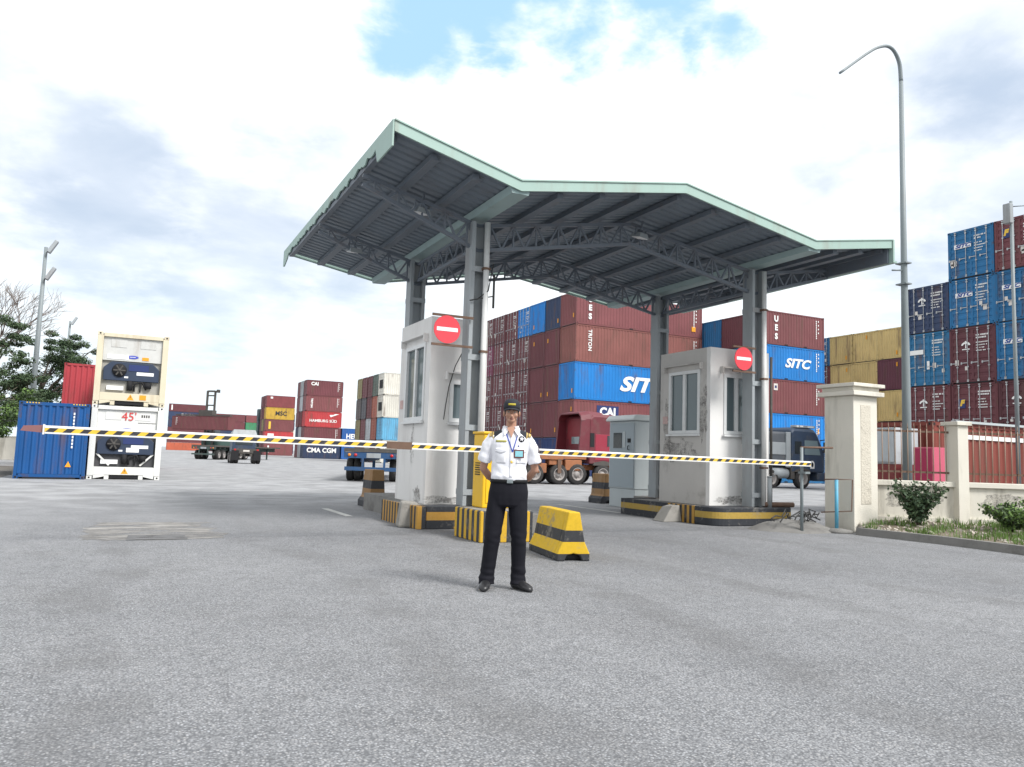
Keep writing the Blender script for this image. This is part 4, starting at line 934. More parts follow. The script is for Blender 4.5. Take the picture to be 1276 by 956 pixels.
# ---------- 20 ft block right of the gate
DX, DY = 42.6, 43.66; T5d = [2.591]*5
G_DES = 'containers in the short block behind the right booth'
gridd = [[('maroon', MARO2), ('maroon', MARO), ('blue', BLUE_D)], [('bright blue', BLUE_S), ('blue', BLUE_D), ('maroon', MARO)], [('maroon red', MARO2), ('maroon', MARO), ('maroon', MARO)], [('bright blue', BLUE_S), ('maroon', MARO), ('blue', BLUE_D)], [('blue', BLUE_D), ('maroon', MARO), ('maroon', MARO)]]
for t, row in enumerate(gridd):
    for c, (cw, col) in enumerate(row):
        k = 4-t; z = 2.591*k
        o = container((DX, DY+c*PIT, z), 6.058, 2.591, col, f"{cw} short container, {posn[t]} in the {['front','middle','rear'][c]} column behind the right booth", G_DES, False, 2, seed=t+c)
        if c == 0:
            if t == 0: text('U\nE\nS', .60, M_white, o, (1.0, -.004, 1.32), offset=.03, line=1.12); side_code(o, 6.058, 2.591); o['label'] = 'maroon short container with stacked white letters, on top right of the right booth'
            if t == 1: text('SITC', .95, M_white, o, (3.15, -.004, 1.30), offset=.035, shear=.3, xs=1.32); side_code(o, 6.058, 2.591); o['label'] = 'bright blue short container with slanted white lettering, second from top right of the booth'
            if t == 2: m = MB(); m.box(.75, 1.15, -.004, -.001, 1.75, 2.25); m.build('label_sticker', M_paper, o); m = MB(); m.box(.85, 1.05, -.006, -.0045, 1.9, 2.1); m.build('label_emblem', M_navylet, o); side_code(o, 6.058, 2.591); o['label'] = 'maroon red short container with a small square sticker below the bright blue lettered one'
            if t == 3: side_code(o, 6.058, 2.591); m = MB(); m.box(5.3, 5.42, -.004, -.001, 1.2, 1.6); m.build('orange_sticker', M_orangelet, o); o['label'] = 'bright blue short container behind the dark blue truck'
# ---------- yellow block further right
G_YEL = 'containers in the mustard yellow block'
YX, YY = 56.3, 40.06
gy = [[('mustard', YELO), ('mustard', YELO), ('mustard', YELO), ('mustard', YELO), ('blue', BLUE_D)], [('mustard', YELO), ('purple maroon', PURP), ('mustard', YELO), ('mustard', YELO), ('maroon', MARO)], [('mustard', YELO), ('mustard', YELO), ('mustard', YELO), ('maroon', MARO), ('maroon', MARO)], [('maroon', MARO), ('maroon', MARO2), ('mustard', YELO), ('maroon', MARO), ('blue', BLUE_D)], [('maroon', MARO), ('maroon', MARO), ('maroon', MARO), ('blue', BLUE_D), ('maroon', MARO)]]
for t, row in enumerate(gy):
    for c, (cw, col) in enumerate(row):
        k = 4-t; dr = c == 4
        o = container((YX, YY+c*2.455, 2.591*k), 6.058, 2.591, col, f"{cw} container, {'doors' if dr else 'plain end'} showing, {posn[t]}, {['rightmost','second from right','middle','second from left','leftmost'][c]} column of mustard block", G_YEL, dr, 2, seed=t+c)
        if not dr: yellow_tab(o, [1.5, .5, 1.0, .6][c], [1.9, .35, 1.95, .4][(t+c) % 4])
# ---------- blue and maroon block at the right edge, door ends facing the gate
G_R = 'containers in the block at the right edge'
RX = 38.5; TR = [2.896, 2.896, 2.896, 2.591, 2.591]; ZR = [sum(TR[:i]) for i in range(5)]
gr_ = {0: (21.4, [('maroon', MARO, 'F'), ('blue', BLUE_D, 'S'), ('blue', BLUE_D, 'S'), ('maroon', MAROD, 'T'), ('maroon', MARO, '')]),
       1: (23.86, [('blue', BLUE_D, 'S'), ('blue', BLUE_D, 'S'), ('maroon', MAROD, 'T'), ('maroon', MARO, 'F'), ('maroon', MARO, '')]),
       2: (26.32, [None, ('navy', NAVY, 'T'), ('blue', (.02,.13,.26), 'L'), ('maroon', MARO, 'T'), ('maroon', MARO, '')])}
def sitc_plate(o, H, y=1.15):
    m = MB(); m.box(-.004, -.001, y, y+.92, H*.62, H*.62+.24); pl = link('name_plate', cmesh(('plate', y, H), lambda: m, [M_white]), o, (-.03, 0, 0))
    text('SITC', .26, M_bluelet, pl, (-.008, y+.46, H*.62+.12), '-X', offset=.012, shear=.3, xs=1.5, extrude=.002)
colw = {0: 'right edge column', 1: 'middle column', 2: 'left column'}
for c, (y, row) in gr_.items():
    for t, it in enumerate(row):
        if not it: continue
        cw, col, mk = it; k = 4-t; H = TR[k]
        lk = {'S': 'white name plate', 'F': 'square yellow emblem', 'T': 'white umbrella emblem', 'L': 'long white label', '': 'plain doors'}[mk]
        o = container((RX, y, ZR[k]), 12.19, H, col, f"{cw} container with {lk}, {posn[t]}, {colw[c]} of rightmost block", G_R, True, 2, seed=c*5+t)
        if mk == 'S': sitc_plate(o, H)
        if mk == 'T': link('emblem', cmesh(('umb',), umbrella_mb, [M_white]), o, (-.002, 1.55, H*.68))
        if mk == 'F':
            m = MB(); m.box(-.004, -.001, 1.68, 2.06, 1.62, 2.10); pl = link('emblem', cmesh(('fplate',), lambda: m, [M_navylet]), o, (-.002, 0, 0)); text('F', .40, M_yellowlet, pl, (-.006, 1.87, 1.88), '-X', offset=.03, shear=.25, extrude=.002)
        if mk == 'L':
            m = MB(); m.box(-.004, -.001, 1.5, 2.3, 1.75, 2.0); link('name_plate', cmesh(('lplate',), lambda: m, [M_white]), o, (-.03, 0, 0))
            m = MB(); m.box(-.004, -.001, 1.15, 1.30, .9, 1.35); link('label_sticker', cmesh(('lst',), lambda: m, [M_white]), o, (-.03, 0, 0))
# ---------- red container on the ground behind the railing, with neighbours
o = container((19.5, 13.85, 0), 12.19, 2.591, (.20,.045,.032), 'rust red container with a white stripe standing close behind the railing', 'containers behind the railing', False, 2)
m = MB(); m.box(.7, 12.0, -.006, -.002, 2.16, 2.28); m.build('white_stripe', M_white, o)
text('15 27 5\n14', .22, M_white, o, (1.05, -.006, 1.72), align='CENTER', offset=.004)
m = MB(); m.box(.9, 12, -.05, .1, 2.595, 2.66); tag(m.build('steel_beam', M_kiosk, None, (19.5, 13.85, .0)), 'pale grey steel beam lying along the top of the rust red container', 'beam')
pk = empty('pink_box', (18.55, 13.2, 0), 0, 'bright pink upright box behind the railing beside the red container', 'box')
m = MB(); m.box(.0, .62, .0, .55, .15, 1.86); m.build('box', pmat('pink_paint', (.50,.095,.15), .6, .2, 3), pk, bevel=.01)
m = MB(); m.box(-.006, -.001, .03, .52, .2, 1.82); m.build('side_panel', pmat('deep_pink', (.40,.03,.09), .6, .2, 3), pk)
m = MB(); m.box(.0, .62, .03, .1, 0, .15); m.box(.0, .62, .45, .52, 0, .15); m.build('pallet_foot', M_rust, pk)
def flat_trailer(name, loc, L, W_, zd, mat, label, rz=0, wheels=((.8,), (2.0,)), rear=True, grp=None):
    r = empty(name, loc, rz, label, 'trailer', grp)   # local: rear at y=0, runs along +Y
    m = MB(); m.box(0, W_, 0, L, zd-.16, zd); m.build('deck', M_chassis if rear != 'rust' else mat, r)
    m = MB(); m.box(W_*.28, W_*.28+.14, .1, L, zd-.58, zd-.162); m.box(W_*.72-.14, W_*.72, .1, L, zd-.58, zd-.162)
    for y in (.3, 1.5, 2.7, 4.2, 6): 
        if y < L-.2: m.box(.06, W_-.06, y, y+.1, zd-.34, zd-.165)
    m.build('frame_rail', mat, r)
    m = MB(); m.box(.0, W_, .02, .12, zd-.42, zd-.165); m.build('rear_panel', mat, r)
    m = MB(); m.box(.05, W_-.05, -.06, .02, .48, .64); m.box(W_*.3, W_*.3+.09, .02, .12, .62, zd-.42); m.box(W_*.7-.09, W_*.7, .02, .12, .62, zd-.42); m.build('under_run_bar', mat, r)
    for x in (.16, .42, W_-.56, W_-.30):
        m = MB(); m.tube([(x+.07, .02, zd-.29), (x+.07, -.012, zd-.29)], .065, 12); m.build('tail_light', M_lightor if x in (.16, W_-.30) else M_lightred, r)
    m = MB(); m.box(W_*.38, W_*.62, -.004, .018, zd-.40, zd-.20); m.build('plate', M_steelgrey, r)
    for (y,) in wheels:
        for x in (.0, W_): wheel_pair(r, x, y, x == 0)
    for y in (L-2.2,):
        m = MB(); m.box(.6, .75, y, y+.15, 0, zd-.3); m.box(W_-.75, W_-.6, y, y+.15, 0, zd-.3); m.build('landing_leg', mat, r)
    return r
def tyre_mb(rad, w):
    m = MB(); m.smooth = True; n = 30; rings = []
    for x, q in ((-w/2, .60), (-w/2, .90), (-w*.40, .98), (-w*.2, 1), (w*.2, 1), (w*.40, .98), (w/2, .90), (w/2, .60)):
        rings.append([(x, rad*q*math.cos(2*math.pi*k/n), rad*q*math.sin(2*math.pi*k/n)) for k in range(n)])
    m.loft(rings, cap=False); return m
def rim_mb(rad, w, deep):
    m = MB(); m.smooth = True; n = 24; rings = []
    for x, q in ((-w/2, .60), (w/2+.012, .62), (w/2+.012, .56), (w/2-deep, .50), (w/2-deep, .30), (w/2-deep+.07, .26), (w/2-deep+.07, .05)):
        rings.append([(x, rad*q*math.cos(2*math.pi*k/n), rad*q*math.sin(2*math.pi*k/n)) for k in range(n)])
    m.loft(rings, cap=True); m.smooth = False
    for k in range(8):
        a = 2*math.pi*k/8; m.tube([(w/2-deep-.01, rad*.4*math.cos(a), rad*.4*math.sin(a)), (w/2-deep+.03, rad*.4*math.cos(a), rad*.4*math.sin(a))], .02, 6)
    return m
TY = {}
def wheel(parent, x, y, rad=.5, w=.30, out=-1, deep=.10, axis='x'):
    """out -1: outer face toward -axis"""
    if (rad, w) not in TY:
        a = tyre_mb(rad, w).mesh('tyre'); a.materials.append(M_tyre); b_ = rim_mb(rad, w, deep).mesh('rim'); b_.materials.append(M_rim); TY[(rad, w)] = (a, b_)
    a, b_ = TY[(rad, w)]
    wh = link('wheel', a, parent, (x, y, rad)); 
    if axis == 'x': wh.rotation_euler = (0, 0, 0 if out > 0 else R(180))
    else: wh.rotation_euler = (0, 0, R(90) if out > 0 else R(-90))
    link('rim', b_, wh); return wh
def wheel_pair(r, x, y, left):
    s = 1 if left else -1
    wheel(r, x+s*.16, y, .5, .29, -s); wheel(r, x+s*.48, y, .5, .29, -s)
def axle(r, y, W_):
    m = MB(); m.tube([(.2, y, .5), (W_-.2, y, .5)], .07, 10); m.build('axle', M_chassis, r)
# low grey white cabinet on a red skid in front of the red container's end
t_ = empty('site_cabinet', (18.35, 14.15, 0), 0, 'grey white cabinet on a red steel skid behind the railing next to the pillar', 'cabinet')
m = MB(); m.box(.05, .95, .0, 2.3, 1.40, 2.38); m.build('housing', pmat('grey_white_panel', (.42,.45,.47), .6, .2, 2, .3, (.2,.19,.18), 2), t_, bevel=.01)
for y0 in (.06, .83, 1.60): m = MB(); m.box(.02, .049, y0, y0+.66, 1.46, 2.32); m.build('door_panel', pmat('pale_panel', (.48,.51,.53), .6, .15, 2, .2, (.25,.24,.23), 3), t_, bevel=.006)
m = MB(); m.box(0, 1.0, -.02, 2.32, .82, 1.395); m.box(.05, .2, .1, .3, 0, .82); m.box(.05, .2, 2.0, 2.2, 0, .82); m.box(.8, .95, .1, .3, 0, .82); m.box(.8, .95, 2.0, 2.2, 0, .82); m.build('skid', pmat('red_skid_paint', (.20,.035,.035), .6, .4, 3, .4, (.10,.05,.04), 3), t_)
for y0 in (.75, 1.05): m = MB(); m.box(-.016, -.003, y0, y0+.12, 1.15, 1.27); m.build('reflector', M_signwhite, t_)
# ---------- distant stacks
def stack(x, y, L, H, cells, group, phrase, ncols=1, door=True, z0=0, detail=1, back=None):
    """cells: tiers from the bottom, front column"""
    out = []
    for k, (cw, col) in enumerate(cells):
        t = len(cells)-1-k
        pw = {0: 'top', len(cells)-1: 'bottom'}.get(t, ordi(t)+' from top')
        o = container((x, y, z0+k*H), L, H, col, f"{cw} container, {pw} in {phrase}", group, door, detail, seed=k); out.append(o)
    return out
HC = 2.591
fp = stack(26.2, 130, 6.058, HC, [('navy', NAVY), ('maroon', MARO), ('bright red', REDC), ('maroon', MARO2), ('maroon', MARO)], 'distant stacks across the yard', 'the tall distant stack left of the booth', detail=1)
text('CMA CGM', 1.05, M_white, fp[0], (3.0, -.01, 1.35), offset=.03, xs=1.0); fp[0]['label'] = 'navy container with large white lettering, bottom of the tall distant stack'
text('HAMBURG SÜD', .62, M_white, fp[2], (3.0, -.01, 1.05), offset=.01, xs=1.05); m = MB(); m.prism([(4.2,1.75),(5.6,2.3),(4.9,2.3),(4.7,2.15),(4.0,2.1)], 'y', -.012, -.008); m.build('flag_emblem', M_white, fp[2]); fp[2]['label'] = 'bright red container with white lettering and flag emblem in the tall distant stack'
text('CAI', .75, M_white, fp[4], (1.3, -.01, 1.95), offset=.03); fp[4]['label'] = 'maroon container with short white lettering on top of the tall distant stack'
text('TRITON', .42, M_white, fp[3], (.95, -.01, 1.35), vert=True, offset=.02)
for o in (fp[4], fp[3], fp[1]): side_code(o, 6.058, HC)
stack(26.2, 132.6, 6.058, HC, [('grey white', GREYC), ('grey white', GREYC), ('maroon', MARO), ('grey white', GREYC), ('grey white', GREYC)], 'distant stacks across the yard', 'second column of the tall distant stack', detail=1, door=False)
stack(26.2, 135.2, 6.058, HC, [('maroon', MARO), ('navy', NAVY), ('maroon', MARO), ('maroon', MARO), ('maroon', MARO)], 'distant stacks across the yard', 'third column of the tall distant stack', detail=1)
fh = stack(32.45, 130, 6.058, HC, [('royal blue', HEUB), ('royal blue', HEUB)], 'distant stacks across the yard', 'the low blue pair by the tall distant stack', detail=1)
for o in fh: text('HEUNG-A', 1.1, M_white, o, (3.1, -.01, 1.25), offset=.035, xs=.98)
fq = stack(26.8, 174.5, 6.058, HC, [('maroon red', MARO2), ('bright red', REDC), ('maroon red', MARO2), ('yellow', MSCY), ('maroon red', (.20,.05,.055))], 'distant stacks across the yard', 'the farther stack behind the small truck', detail=1)
text('MSC', 1.3, M_blacklet, fq[3], (3.2, -.01, 1.3), offset=.03)
m = MB(); m.box(.7, 1.15, -.012, -.006, .5, 2.1); m.build('logo_stripe', M_yellowlet, fq[2]); m = MB(); m.box(.6, 1.9, -.012, -.006, 1.5, 2.1); m.build('logo_panel', M_white, fq[1]); m = MB(); m.box(.7, 1.0, -.012, -.006, .6, 2.1); m.build('logo_stripe', M_white, fq[0]); m = MB(); m.box(.8, 1.3, -.012, -.006, 1.9, 2.3); m.build('logo_panel', M_white, fq[4])
stack(26.8, 177.1, 6.058, HC, [('maroon', MARO)]*2+[('olive', OLIVE)]*1+[('maroon', MARO)]*2, 'distant stacks across the yard', 'second column of the farther stack', detail=1, door=False)
stack(26.8, 179.7, 6.058, HC, [('maroon', MARO)]*4+[('maroon', MARO)], 'distant stacks across the yard', 'third column of the farther stack', detail=1)
stack(26.8, 184.9, 6.058, HC, [('dark teal', (.05,.08,.09))]*4, 'distant stacks across the yard', 'the dark column left of the farther stack', detail=1)
fr = stack(36.6, 174.5, 6.058, HC, [('blue', DKBLUE), ('yellow', MSCY), ('orange', ORNG), ('yellow', MSCY), ('maroon', MARO)], 'distant stacks across the yard', 'the stack peeking out behind the tall distant stack', detail=1, door=False)
for o in (fr[1], fr[3]): text('MSC', 1.1, M_blacklet, o, (4.0, -.01, 1.3), offset=.03)
# white and blue stack left of the booth
SX, SY = 29.15, 96.5
gs = [[('white', WHITEC), ('white', WHITEC), ('light blue', LBLUE), ('white', WHITEC)], [('green', (.09,.12,.10)), ('orange red', (.30,.09,.06)), ('orange red', (.30,.09,.06)), ('maroon', MARO)], [('maroon', MARO), ('maroon', MARO), ('grey', GREYC), ('grey', GREYC)], [('maroon', MARO), ('dark grey', (.08,.08,.09)), ('maroon', MARO), ('maroon', MARO)], [('olive', OLIVE), ('dark grey', (.09,.08,.08)), ('olive', OLIVE), ('maroon', MARO)]]
for c, colm in enumerate(gs):
    for t, (cw, col) in enumerate(colm):
        k = 3-t
        o = container((SX, SY+c*2.6, k*2.896), 12.19 if c == 0 else 6.058, 2.896, col, f"{cw} container, {['top','second from top','third from top','bottom'][t]}, {ordi(c)} column from right, stack by booth", 'containers in the stack just left of the left booth', True, 1)
        if c == 0 and t != 2: m = MB(); m.box(-.012, -.004, .5, 1.9, .9, 2.0); m.build('cooling_unit', M_dark, o); 
        if c == 0 and t < 2: m = MB(); m.box(5.6, 7.4, -.012, -.006, .45, .75); m.build('stencil', M_chassis, o)
fu = stack(41.8, 96.5, 6.058, 2.896, [('dark blue', DKBLUE), ('green', GREEN), ('blue', HEUB), ('orange', ORNG)], 'containers in the narrow stack between booth and middle block', 'the narrow stack seen right of the left booth', detail=1, door=False)
text('HEUNG-A', 1.1, M_white, fu[2], (3.1, -.01, 1.4), offset=.035)
# far left stacks
ft = stack(12.4, 285, 12.19, HC, [('orange red', ORNG), ('maroon', MARO), ('maroon', MARO), ('navy', NAVY), ('navy', NAVY), ('maroon', MARO)], 'farthest stacks at the back of the yard', 'the farthest stack right of the white refrigerated pair', detail=1)
text('CMA CGM', 1.0, M_white, ft[4], (6.1, -.01, 1.5), offset=.03); m = MB(); m.box(.7, 1.1, -.01, -.004, .5, 2.2); m.build('logo_stripe', M_white, ft[5])
stack(24.7, 285, 12.19, HC, [('maroon', MARO), ('maroon', MARO2), ('navy', NAVY), ('maroon', MARO), ('maroon', MARO)], 'farthest stacks at the back of the yard', 'the farthest stack behind the handler mast', detail=1)
stack(37.2, 285, 6.058, HC, [('maroon', MARO), ('maroon', MARO), ('green', GREEN), ('green', GREEN), ('maroon', MARO2)], 'farthest stacks at the back of the yard', 'the farthest narrow green and maroon stack', detail=1)
stack(43.5, 262, 6.058, HC, [('navy', NAVY), ('maroon', MARO), ('white', WHITEC), ('navy', NAVY), ('navy', NAVY)], 'farthest stacks at the back of the yard', 'the farthest stack with a white container', detail=1)
# ---------- left: two stacked reefers, blue container, red container behind
def warn_tri(r, x, z, s=.22, y=-.006, mat=M_orangelet):
    m = MB(); m.prism([(x-s/2, z), (x+s/2, z), (x, z+s*.9)], 'y', y-.003, y); m.cur = 1; m.box(x-.012, x+.012, y-.006, y-.0035, z+.08, z+.14); o = m.build('warning_triangle', [mat, M_blacklet], r)
def reefer(z, H, frame, panel, label, top):
    r = empty('refrigerated_container', (-1.15, 31.6, z), 0, label, 'container', 'white refrigerated containers'); Wd, L = 2.36, 12.19
    m = MB(); c = .2
    for x0, x1 in ((0, c), (Wd-c, Wd)): rp_ = MB(); rp_.box(x0, x1, L-.2, L, .13, H-.12); rp_.build('rear_post', frame, r)
    for x0, x1 in ((0, c), (Wd-c, Wd)): m.box(x0, x1, 0, .2, .13, H-.12)
    m.box(c+.001, Wd-c-.001, .02, .2, H-.16, H-.02); m.box(c+.001, Wd-c-.001, .01, .2, .16, .44)
    m.hexa([(c+.001,.012,.02),(c+.35,.012,.1),(c+.35,.19,.1),(c+.001,.19,.02)], [(c+.001,.012,.159),(c+.35,.012,.159),(c+.35,.19,.159),(c+.001,.19,.159)])
    m.hexa([(Wd-c-.35,.012,.1),(Wd-c-.001,.012,.02),(Wd-c-.001,.19,.02),(Wd-c-.35,.19,.1)], [(Wd-c-.35,.012,.159),(Wd-c-.001,.012,.159),(Wd-c-.001,.19,.159),(Wd-c-.35,.19,.159)])
    m.box(.55, .70, .03, .18, .0, .159); m.box(Wd-.70, Wd-.55, .03, .18, 0, .159)
    m.build('frame', frame, r, bevel=.008)
    m = MB(); m.box(.72, Wd-.72, .05, .18, .03, .155); m.build('gooseneck_recess', M_dark, r)
    m = MB()
    for x in (0, Wd-.165):
        for zz_ in (0, H-.118): m.box(x-.004, x+.169, -.004, .17, zz_, zz_+.119)
    m.build('corner_casting', frame, r)
    m = MB()
    for x in (.08, Wd-.08):
        for zz_ in (.06, H-.06): m.tube([(x, -.004, zz_), (x, -.007, zz_)], .032, 10)
    m.build('casting_hole', M_dark, r)
    m = MB(); m.box(.19, Wd-.19, .21, L-.21, .15, H-.04); m.box(.02, Wd-.02, .202, L-.202, .14, H-.03); m.build('insulated_box', panel, r)
    m = MB(); m.box(.205, Wd-.205, .10, .19, 1.62, H-.165); m.build('upper_panel', panel, r)
    for x in (.45, 1.42): m = MB(); m.box(x, x+.52, .088, .099, H-.52, H-.22); m.build('access_hatch', panel, r, bevel=.01)
    # machinery bay with chamfered corners
    x0, x1, z0, z1 = .26, Wd-.26, .50, 1.58
    m = MB(); m.box(.205, Wd-.205, .185, .199, .445, 1.615); m.build('machinery_back', pmat('machinery_back_panel', (.33,.32,.29) if top else (.06,.06,.065), .7, .5, 6), r)
    m = MB(); P = [(x0, .90), (x0, 1.36), (x0+.24, z1), (x1-.24, z1), (x1, 1.36), (x1, .90)]
    m.prism(P, 'y', .06, .184); un = m.build('cooling_unit', pmat('dark_blue_machine', (.028,.042,.075), .5, .4, 4), r, bevel=.015)
    m = MB(); m.tube([(.78, .055, 1.27), (.78, .02, 1.27)], .24, 24); m.build('fan_ring', M_dark, un)
    m = MB(); 
    for k in range(6): a = k*math.pi/3; m.bar((.78,.018,1.27), (.78+.2*math.cos(a),.018,1.27+.2*math.sin(a)), .05, .01, up=(0,1,0))
    m.tube([(.78,.019,1.27),(.78,.006,1.27)], .06, 12); m.build('fan_blade', M_chassis, un)
    m = MB(); m.box(1.35, 1.92, .048, .058, 1.12, 1.24); m.box(.95,1.08,.05,.058,1.0,1.06); m.box(1.15,1.25,.05,.058,1.42,1.5); m.build('label_plate', M_signwhite, un)
    m = MB(); m.box(1.08, 1.75, .045, .058, 1.27, 1.50); m.build('control_box', M_navylet, un)
    m = MB(); rr = random.Random(7+int(top))
    m.tube([(1.3, .10, .52), (1.3, .10, .80), (1.55, .08, .88), (1.7, .1, .6)], .035, 8); m.tube([(1.15,.12,.55),(1.15,.12,.9)], .10, 12); m.tube([(1.75,.12,.66),(1.75,.12,.86)], .12, 12); m.tube([(1.5,.1,.5),(1.5,.1,.9)], .025, 8)
    m.build('compressor', M_dark, r)
    for xa, sg in () if top else ((x0, 1), (x1, -1)):
        m = MB(); m.bar((xa, .12, .92), (xa+sg*.42, .12, .5), .06, .06); m.build('brace', frame, r)
    m = MB(); m.box(.40, .95, .10, .18, .55, .70); m.build('controller_panel', M_signwhite, r)
    m = MB(); n = 20; m.prism([(1.18+.2*math.cos(2*math.pi*k/n), 1.78+.062*math.sin(2*math.pi*k/n)) for k in range(n)], 'y', .088, .098); m.build('maker_badge', pmat('blue_badge', (.06,.08,.42), .5, .1, 3), r)
    m = MB(); m.box(1.08, 1.28, .082, .087, 1.772, 1.788); m.build('badge_line', M_signwhite, r)
    warn_tri(r, 1.2, .20, .24, .008)
    if top:
        m = MB(); m.box(1.5, 1.72, .085, .098, 1.68, 1.80); m.box(1.5, 1.72, .0, .008, .22, .40); m.build('orange_label', M_orangelet, r)
        m = MB(); m.box(.35,1.05,.085,.098,1.68,1.84); m.build('white_label', M_signwhite, r)
    else:
        text("45'", .42, M_redlet, r, (1.22, .080, H-.40))
        link('stencil', cmesh(('rcode',), lambda: rcode_mb(), [M_chassis]), r, (1.62, .09, H-.36))
        m = MB(); m.box(1.2, 1.62, .045, .058, .98, 1.14); m.build('white_label', M_signwhite, r)
    return r
def rcode_mb():
    m = MB()
    for k in range(4): m.box(k*.075, k*.075+.05, -.003, 0, -.05, .05)
    m.box(-.1, .5, -.003, 0, -.25, -.235); return m
M_creamw = pmat('yellowed_white_paint', (.62,.56,.42), .5, .2, 2, .4, (.30,.19,.10), 2, streak=True)
M_dirtyw = pmat('dirty_white_paint', (.54,.54,.52), .5, .3, 3, .5, (.28,.24,.20), 2, streak=True)
M_cleanw = pmat('clean_white_paint', (.70,.70,.67), .45, .12, 2, .25, (.4,.34,.28), 2.5, streak=True)
M_cleanp = pmat('white_panel', (.66,.66,.64), .5, .1, 2, .15, (.4,.36,.3), 2, streak=True)
reefer(0, 2.66, M_cleanw, M_cleanp, "clean white refrigerated container marked 45' at ground level beside the blue container", 0)
reefer(2.67, 2.63, M_creamw, M_dirtyw, 'yellowed white refrigerated container stacked on the cleaner white one', 1)
def endcont(x, y, z, H, L, color, label, group):
    """container turned so that a narrow end faces -Y"""
    return container((x+CW, y, z), L, H, color, label, group, False, 2, rot=R(90))
o = endcont(-3.62, 31.05, 0, 2.62, 12.19, (.008,.075,.24), 'blue container with ribbed end standing on the ground left of the white pair', 'containers at the left')
def on_end(o, name, y0, y1, z0, z1, mat): m = MB(); m.box(-.006, -.002, y0, y1, z0, z1); return m.build(name, mat, o)
# local y grows toward the left when seen from the gate
for k in range(11): on_end(o, 'stencil', .50, .555, 2.30-k*.115-.08, 2.30-k*.115, M_white)
o.scale = (1, .87, 1)
for y0 in (.15, 1.75):
    for k in range(5): on_end(o, 'corner_stripe', y0+k*.1, y0+k*.1+.05, 2.565, 2.60, M_yellowlet)
m = MB(); m.prism([(.50, .42), (.72, .42), (.61, .62)], 'x', -.008, -.003); m.build('warning_triangle', M_orangelet, o)
o = endcont(-2.98, 44.2, 0, 2.6, 6.058, (.33,.04,.05), 'red container hidden behind the blue one, under another red one', 'containers at the left')
o = endcont(-2.98, 44.2, 2.6, 2.6, 6.058, (.36,.045,.055), 'red container showing above the blue one, left of the white pair', 'containers at the left')
# ------------------------------------------------------------------ trucks and trailers
tb = flat_trailer('flatbed_trailer', (8.34, 32.9, 0), 11.5, 2.5, 1.43, M_bluetr, 'blue flatbed trailer seen from the rear beside the left booth', R(-20), ((1.6,), (2.95,)))
axle(tb, 1.6, 2.5); axle(tb, 2.95, 2.5)
def cab_shell(x0, x1, W_, z0, z1, rake=.25, crown=.14, n=7):
    """cab body: prism along y with rounded roof; x forward"""
    m = MB(); rings = []
    for y, s in ((0, .0), (.10, .8), (.28, 1), (W_-.28, 1), (W_-.10, .8), (W_, 0)):
        t = crown*(1-s)
        rings.append([(x0, y, z0), (x1, y, z0), (x1+.02, y, z0+(z1-z0)*.45), (x1-rake, y, z1-t-.25), (x1-rake-.22, y, z1-t-.05), (x1-rake-.5, y, z1-t), (x0+.2, y, z1-t), (x0, y, z1-t-.14)])
    m.loft(rings); return m
rt = empty('tractor_truck', (17.2, 33.5, 0), 0, 'faded red tractor truck with orange brown chassis parked in front of the maroon block', 'truck')
m = cab_shell(3.72, 6.0, 2.45, 1.05, 3.58, .3, .16); m.build('cab', M_redcab, rt, bevel=.05)
m = MB(); m.prism([(.25, 2.32), (.42, 2.32), (.42, 2.02), (2.02, 2.02), (2.02, 2.32), (2.2, 2.32), (2.2, 2.95), (2.05, 3.24), (1.8, 3.36), (.65, 3.36), (.4, 3.24), (.25, 2.95)], 'x', 3.700, 3.717); m.build('rear_wall_panel', pmat('dark_faded_red', (.20,.03,.04), .6, .3, 2, .4, (.12,.06,.06), 2), rt)
m = MB(); m.hexa([(3.1,.0,1.5),(3.715,.0,1.5),(3.715,.07,1.5),(3.1,.12,1.5)], [(3.25,.06,3.3),(3.715,.0,3.3),(3.715,.07,3.3),(3.25,.12,3.3)]); m.build('side_fairing', M_redcab, rt)
m = MB(); m.hexa([(3.1,2.33,1.5),(3.715,2.38,1.5),(3.715,2.45,1.5),(3.1,2.45,1.5)], [(3.25,2.33,3.3),(3.715,2.38,3.3),(3.715,2.45,3.3),(3.25,2.39,3.3)]); m.build('side_fairing', M_redcab, rt)
m = MB(); m.loft([[(x, y, z) for y, z in ((.02, zt_-.42), (.10, zt_-.16), (.32, zt_), (2.13, zt_), (2.35, zt_-.16), (2.43, zt_-.42), (2.36, zt_-.42), (2.28, zt_-.2), (2.1, zt_-.07), (.35, zt_-.07), (.17, zt_-.2), (.09, zt_-.42))] for x, zt_ in ((3.22, 3.62), (3.75, 3.72), (4.6, 3.66))]); m.build('roof_fairing', M_redcab, rt)
m = MB(); m.box(3.688, 3.699, .55, 1.75, 2.05, 2.42); m.build('rear_window', M_glasspale, rt)
m = MB(); m.prism([(.85, 1.25), (1.75, 1.25), (1.6, 1.62), (1.3, 1.72), (1.0, 1.62)], 'x', 3.69, 3.719); m.build('rear_opening', M_dark, rt)
m = MB(); m.box(4.05, 5.45, -.014, -.002, 1.25, 2.55); m.build('door', pmat('brighter_red_door', (.27,.026,.048), .4, .2, 2, .3, (.2,.08,.08), 3), rt, bevel=.01)
m = MB(); m.box(4.75, 5.5, -.03, -.015, 1.95, 2.5); m.build('door_window', M_glassdark, rt)
m = MB(); m.box(3.74, 3.98, -.012, -.003, 1.9, 2.6); m.build('side_intake', M_dark, rt)
m = MB(); m.box(4.5, 4.8, -.05, -.015, 1.55, 1.6); m.build('door_handle', M_signwhite, rt)
m = MB(); m.box(5.0, 5.2, -.03, -.016, 1.62, 1.72); m.build('side_marker', M_lightor, rt)
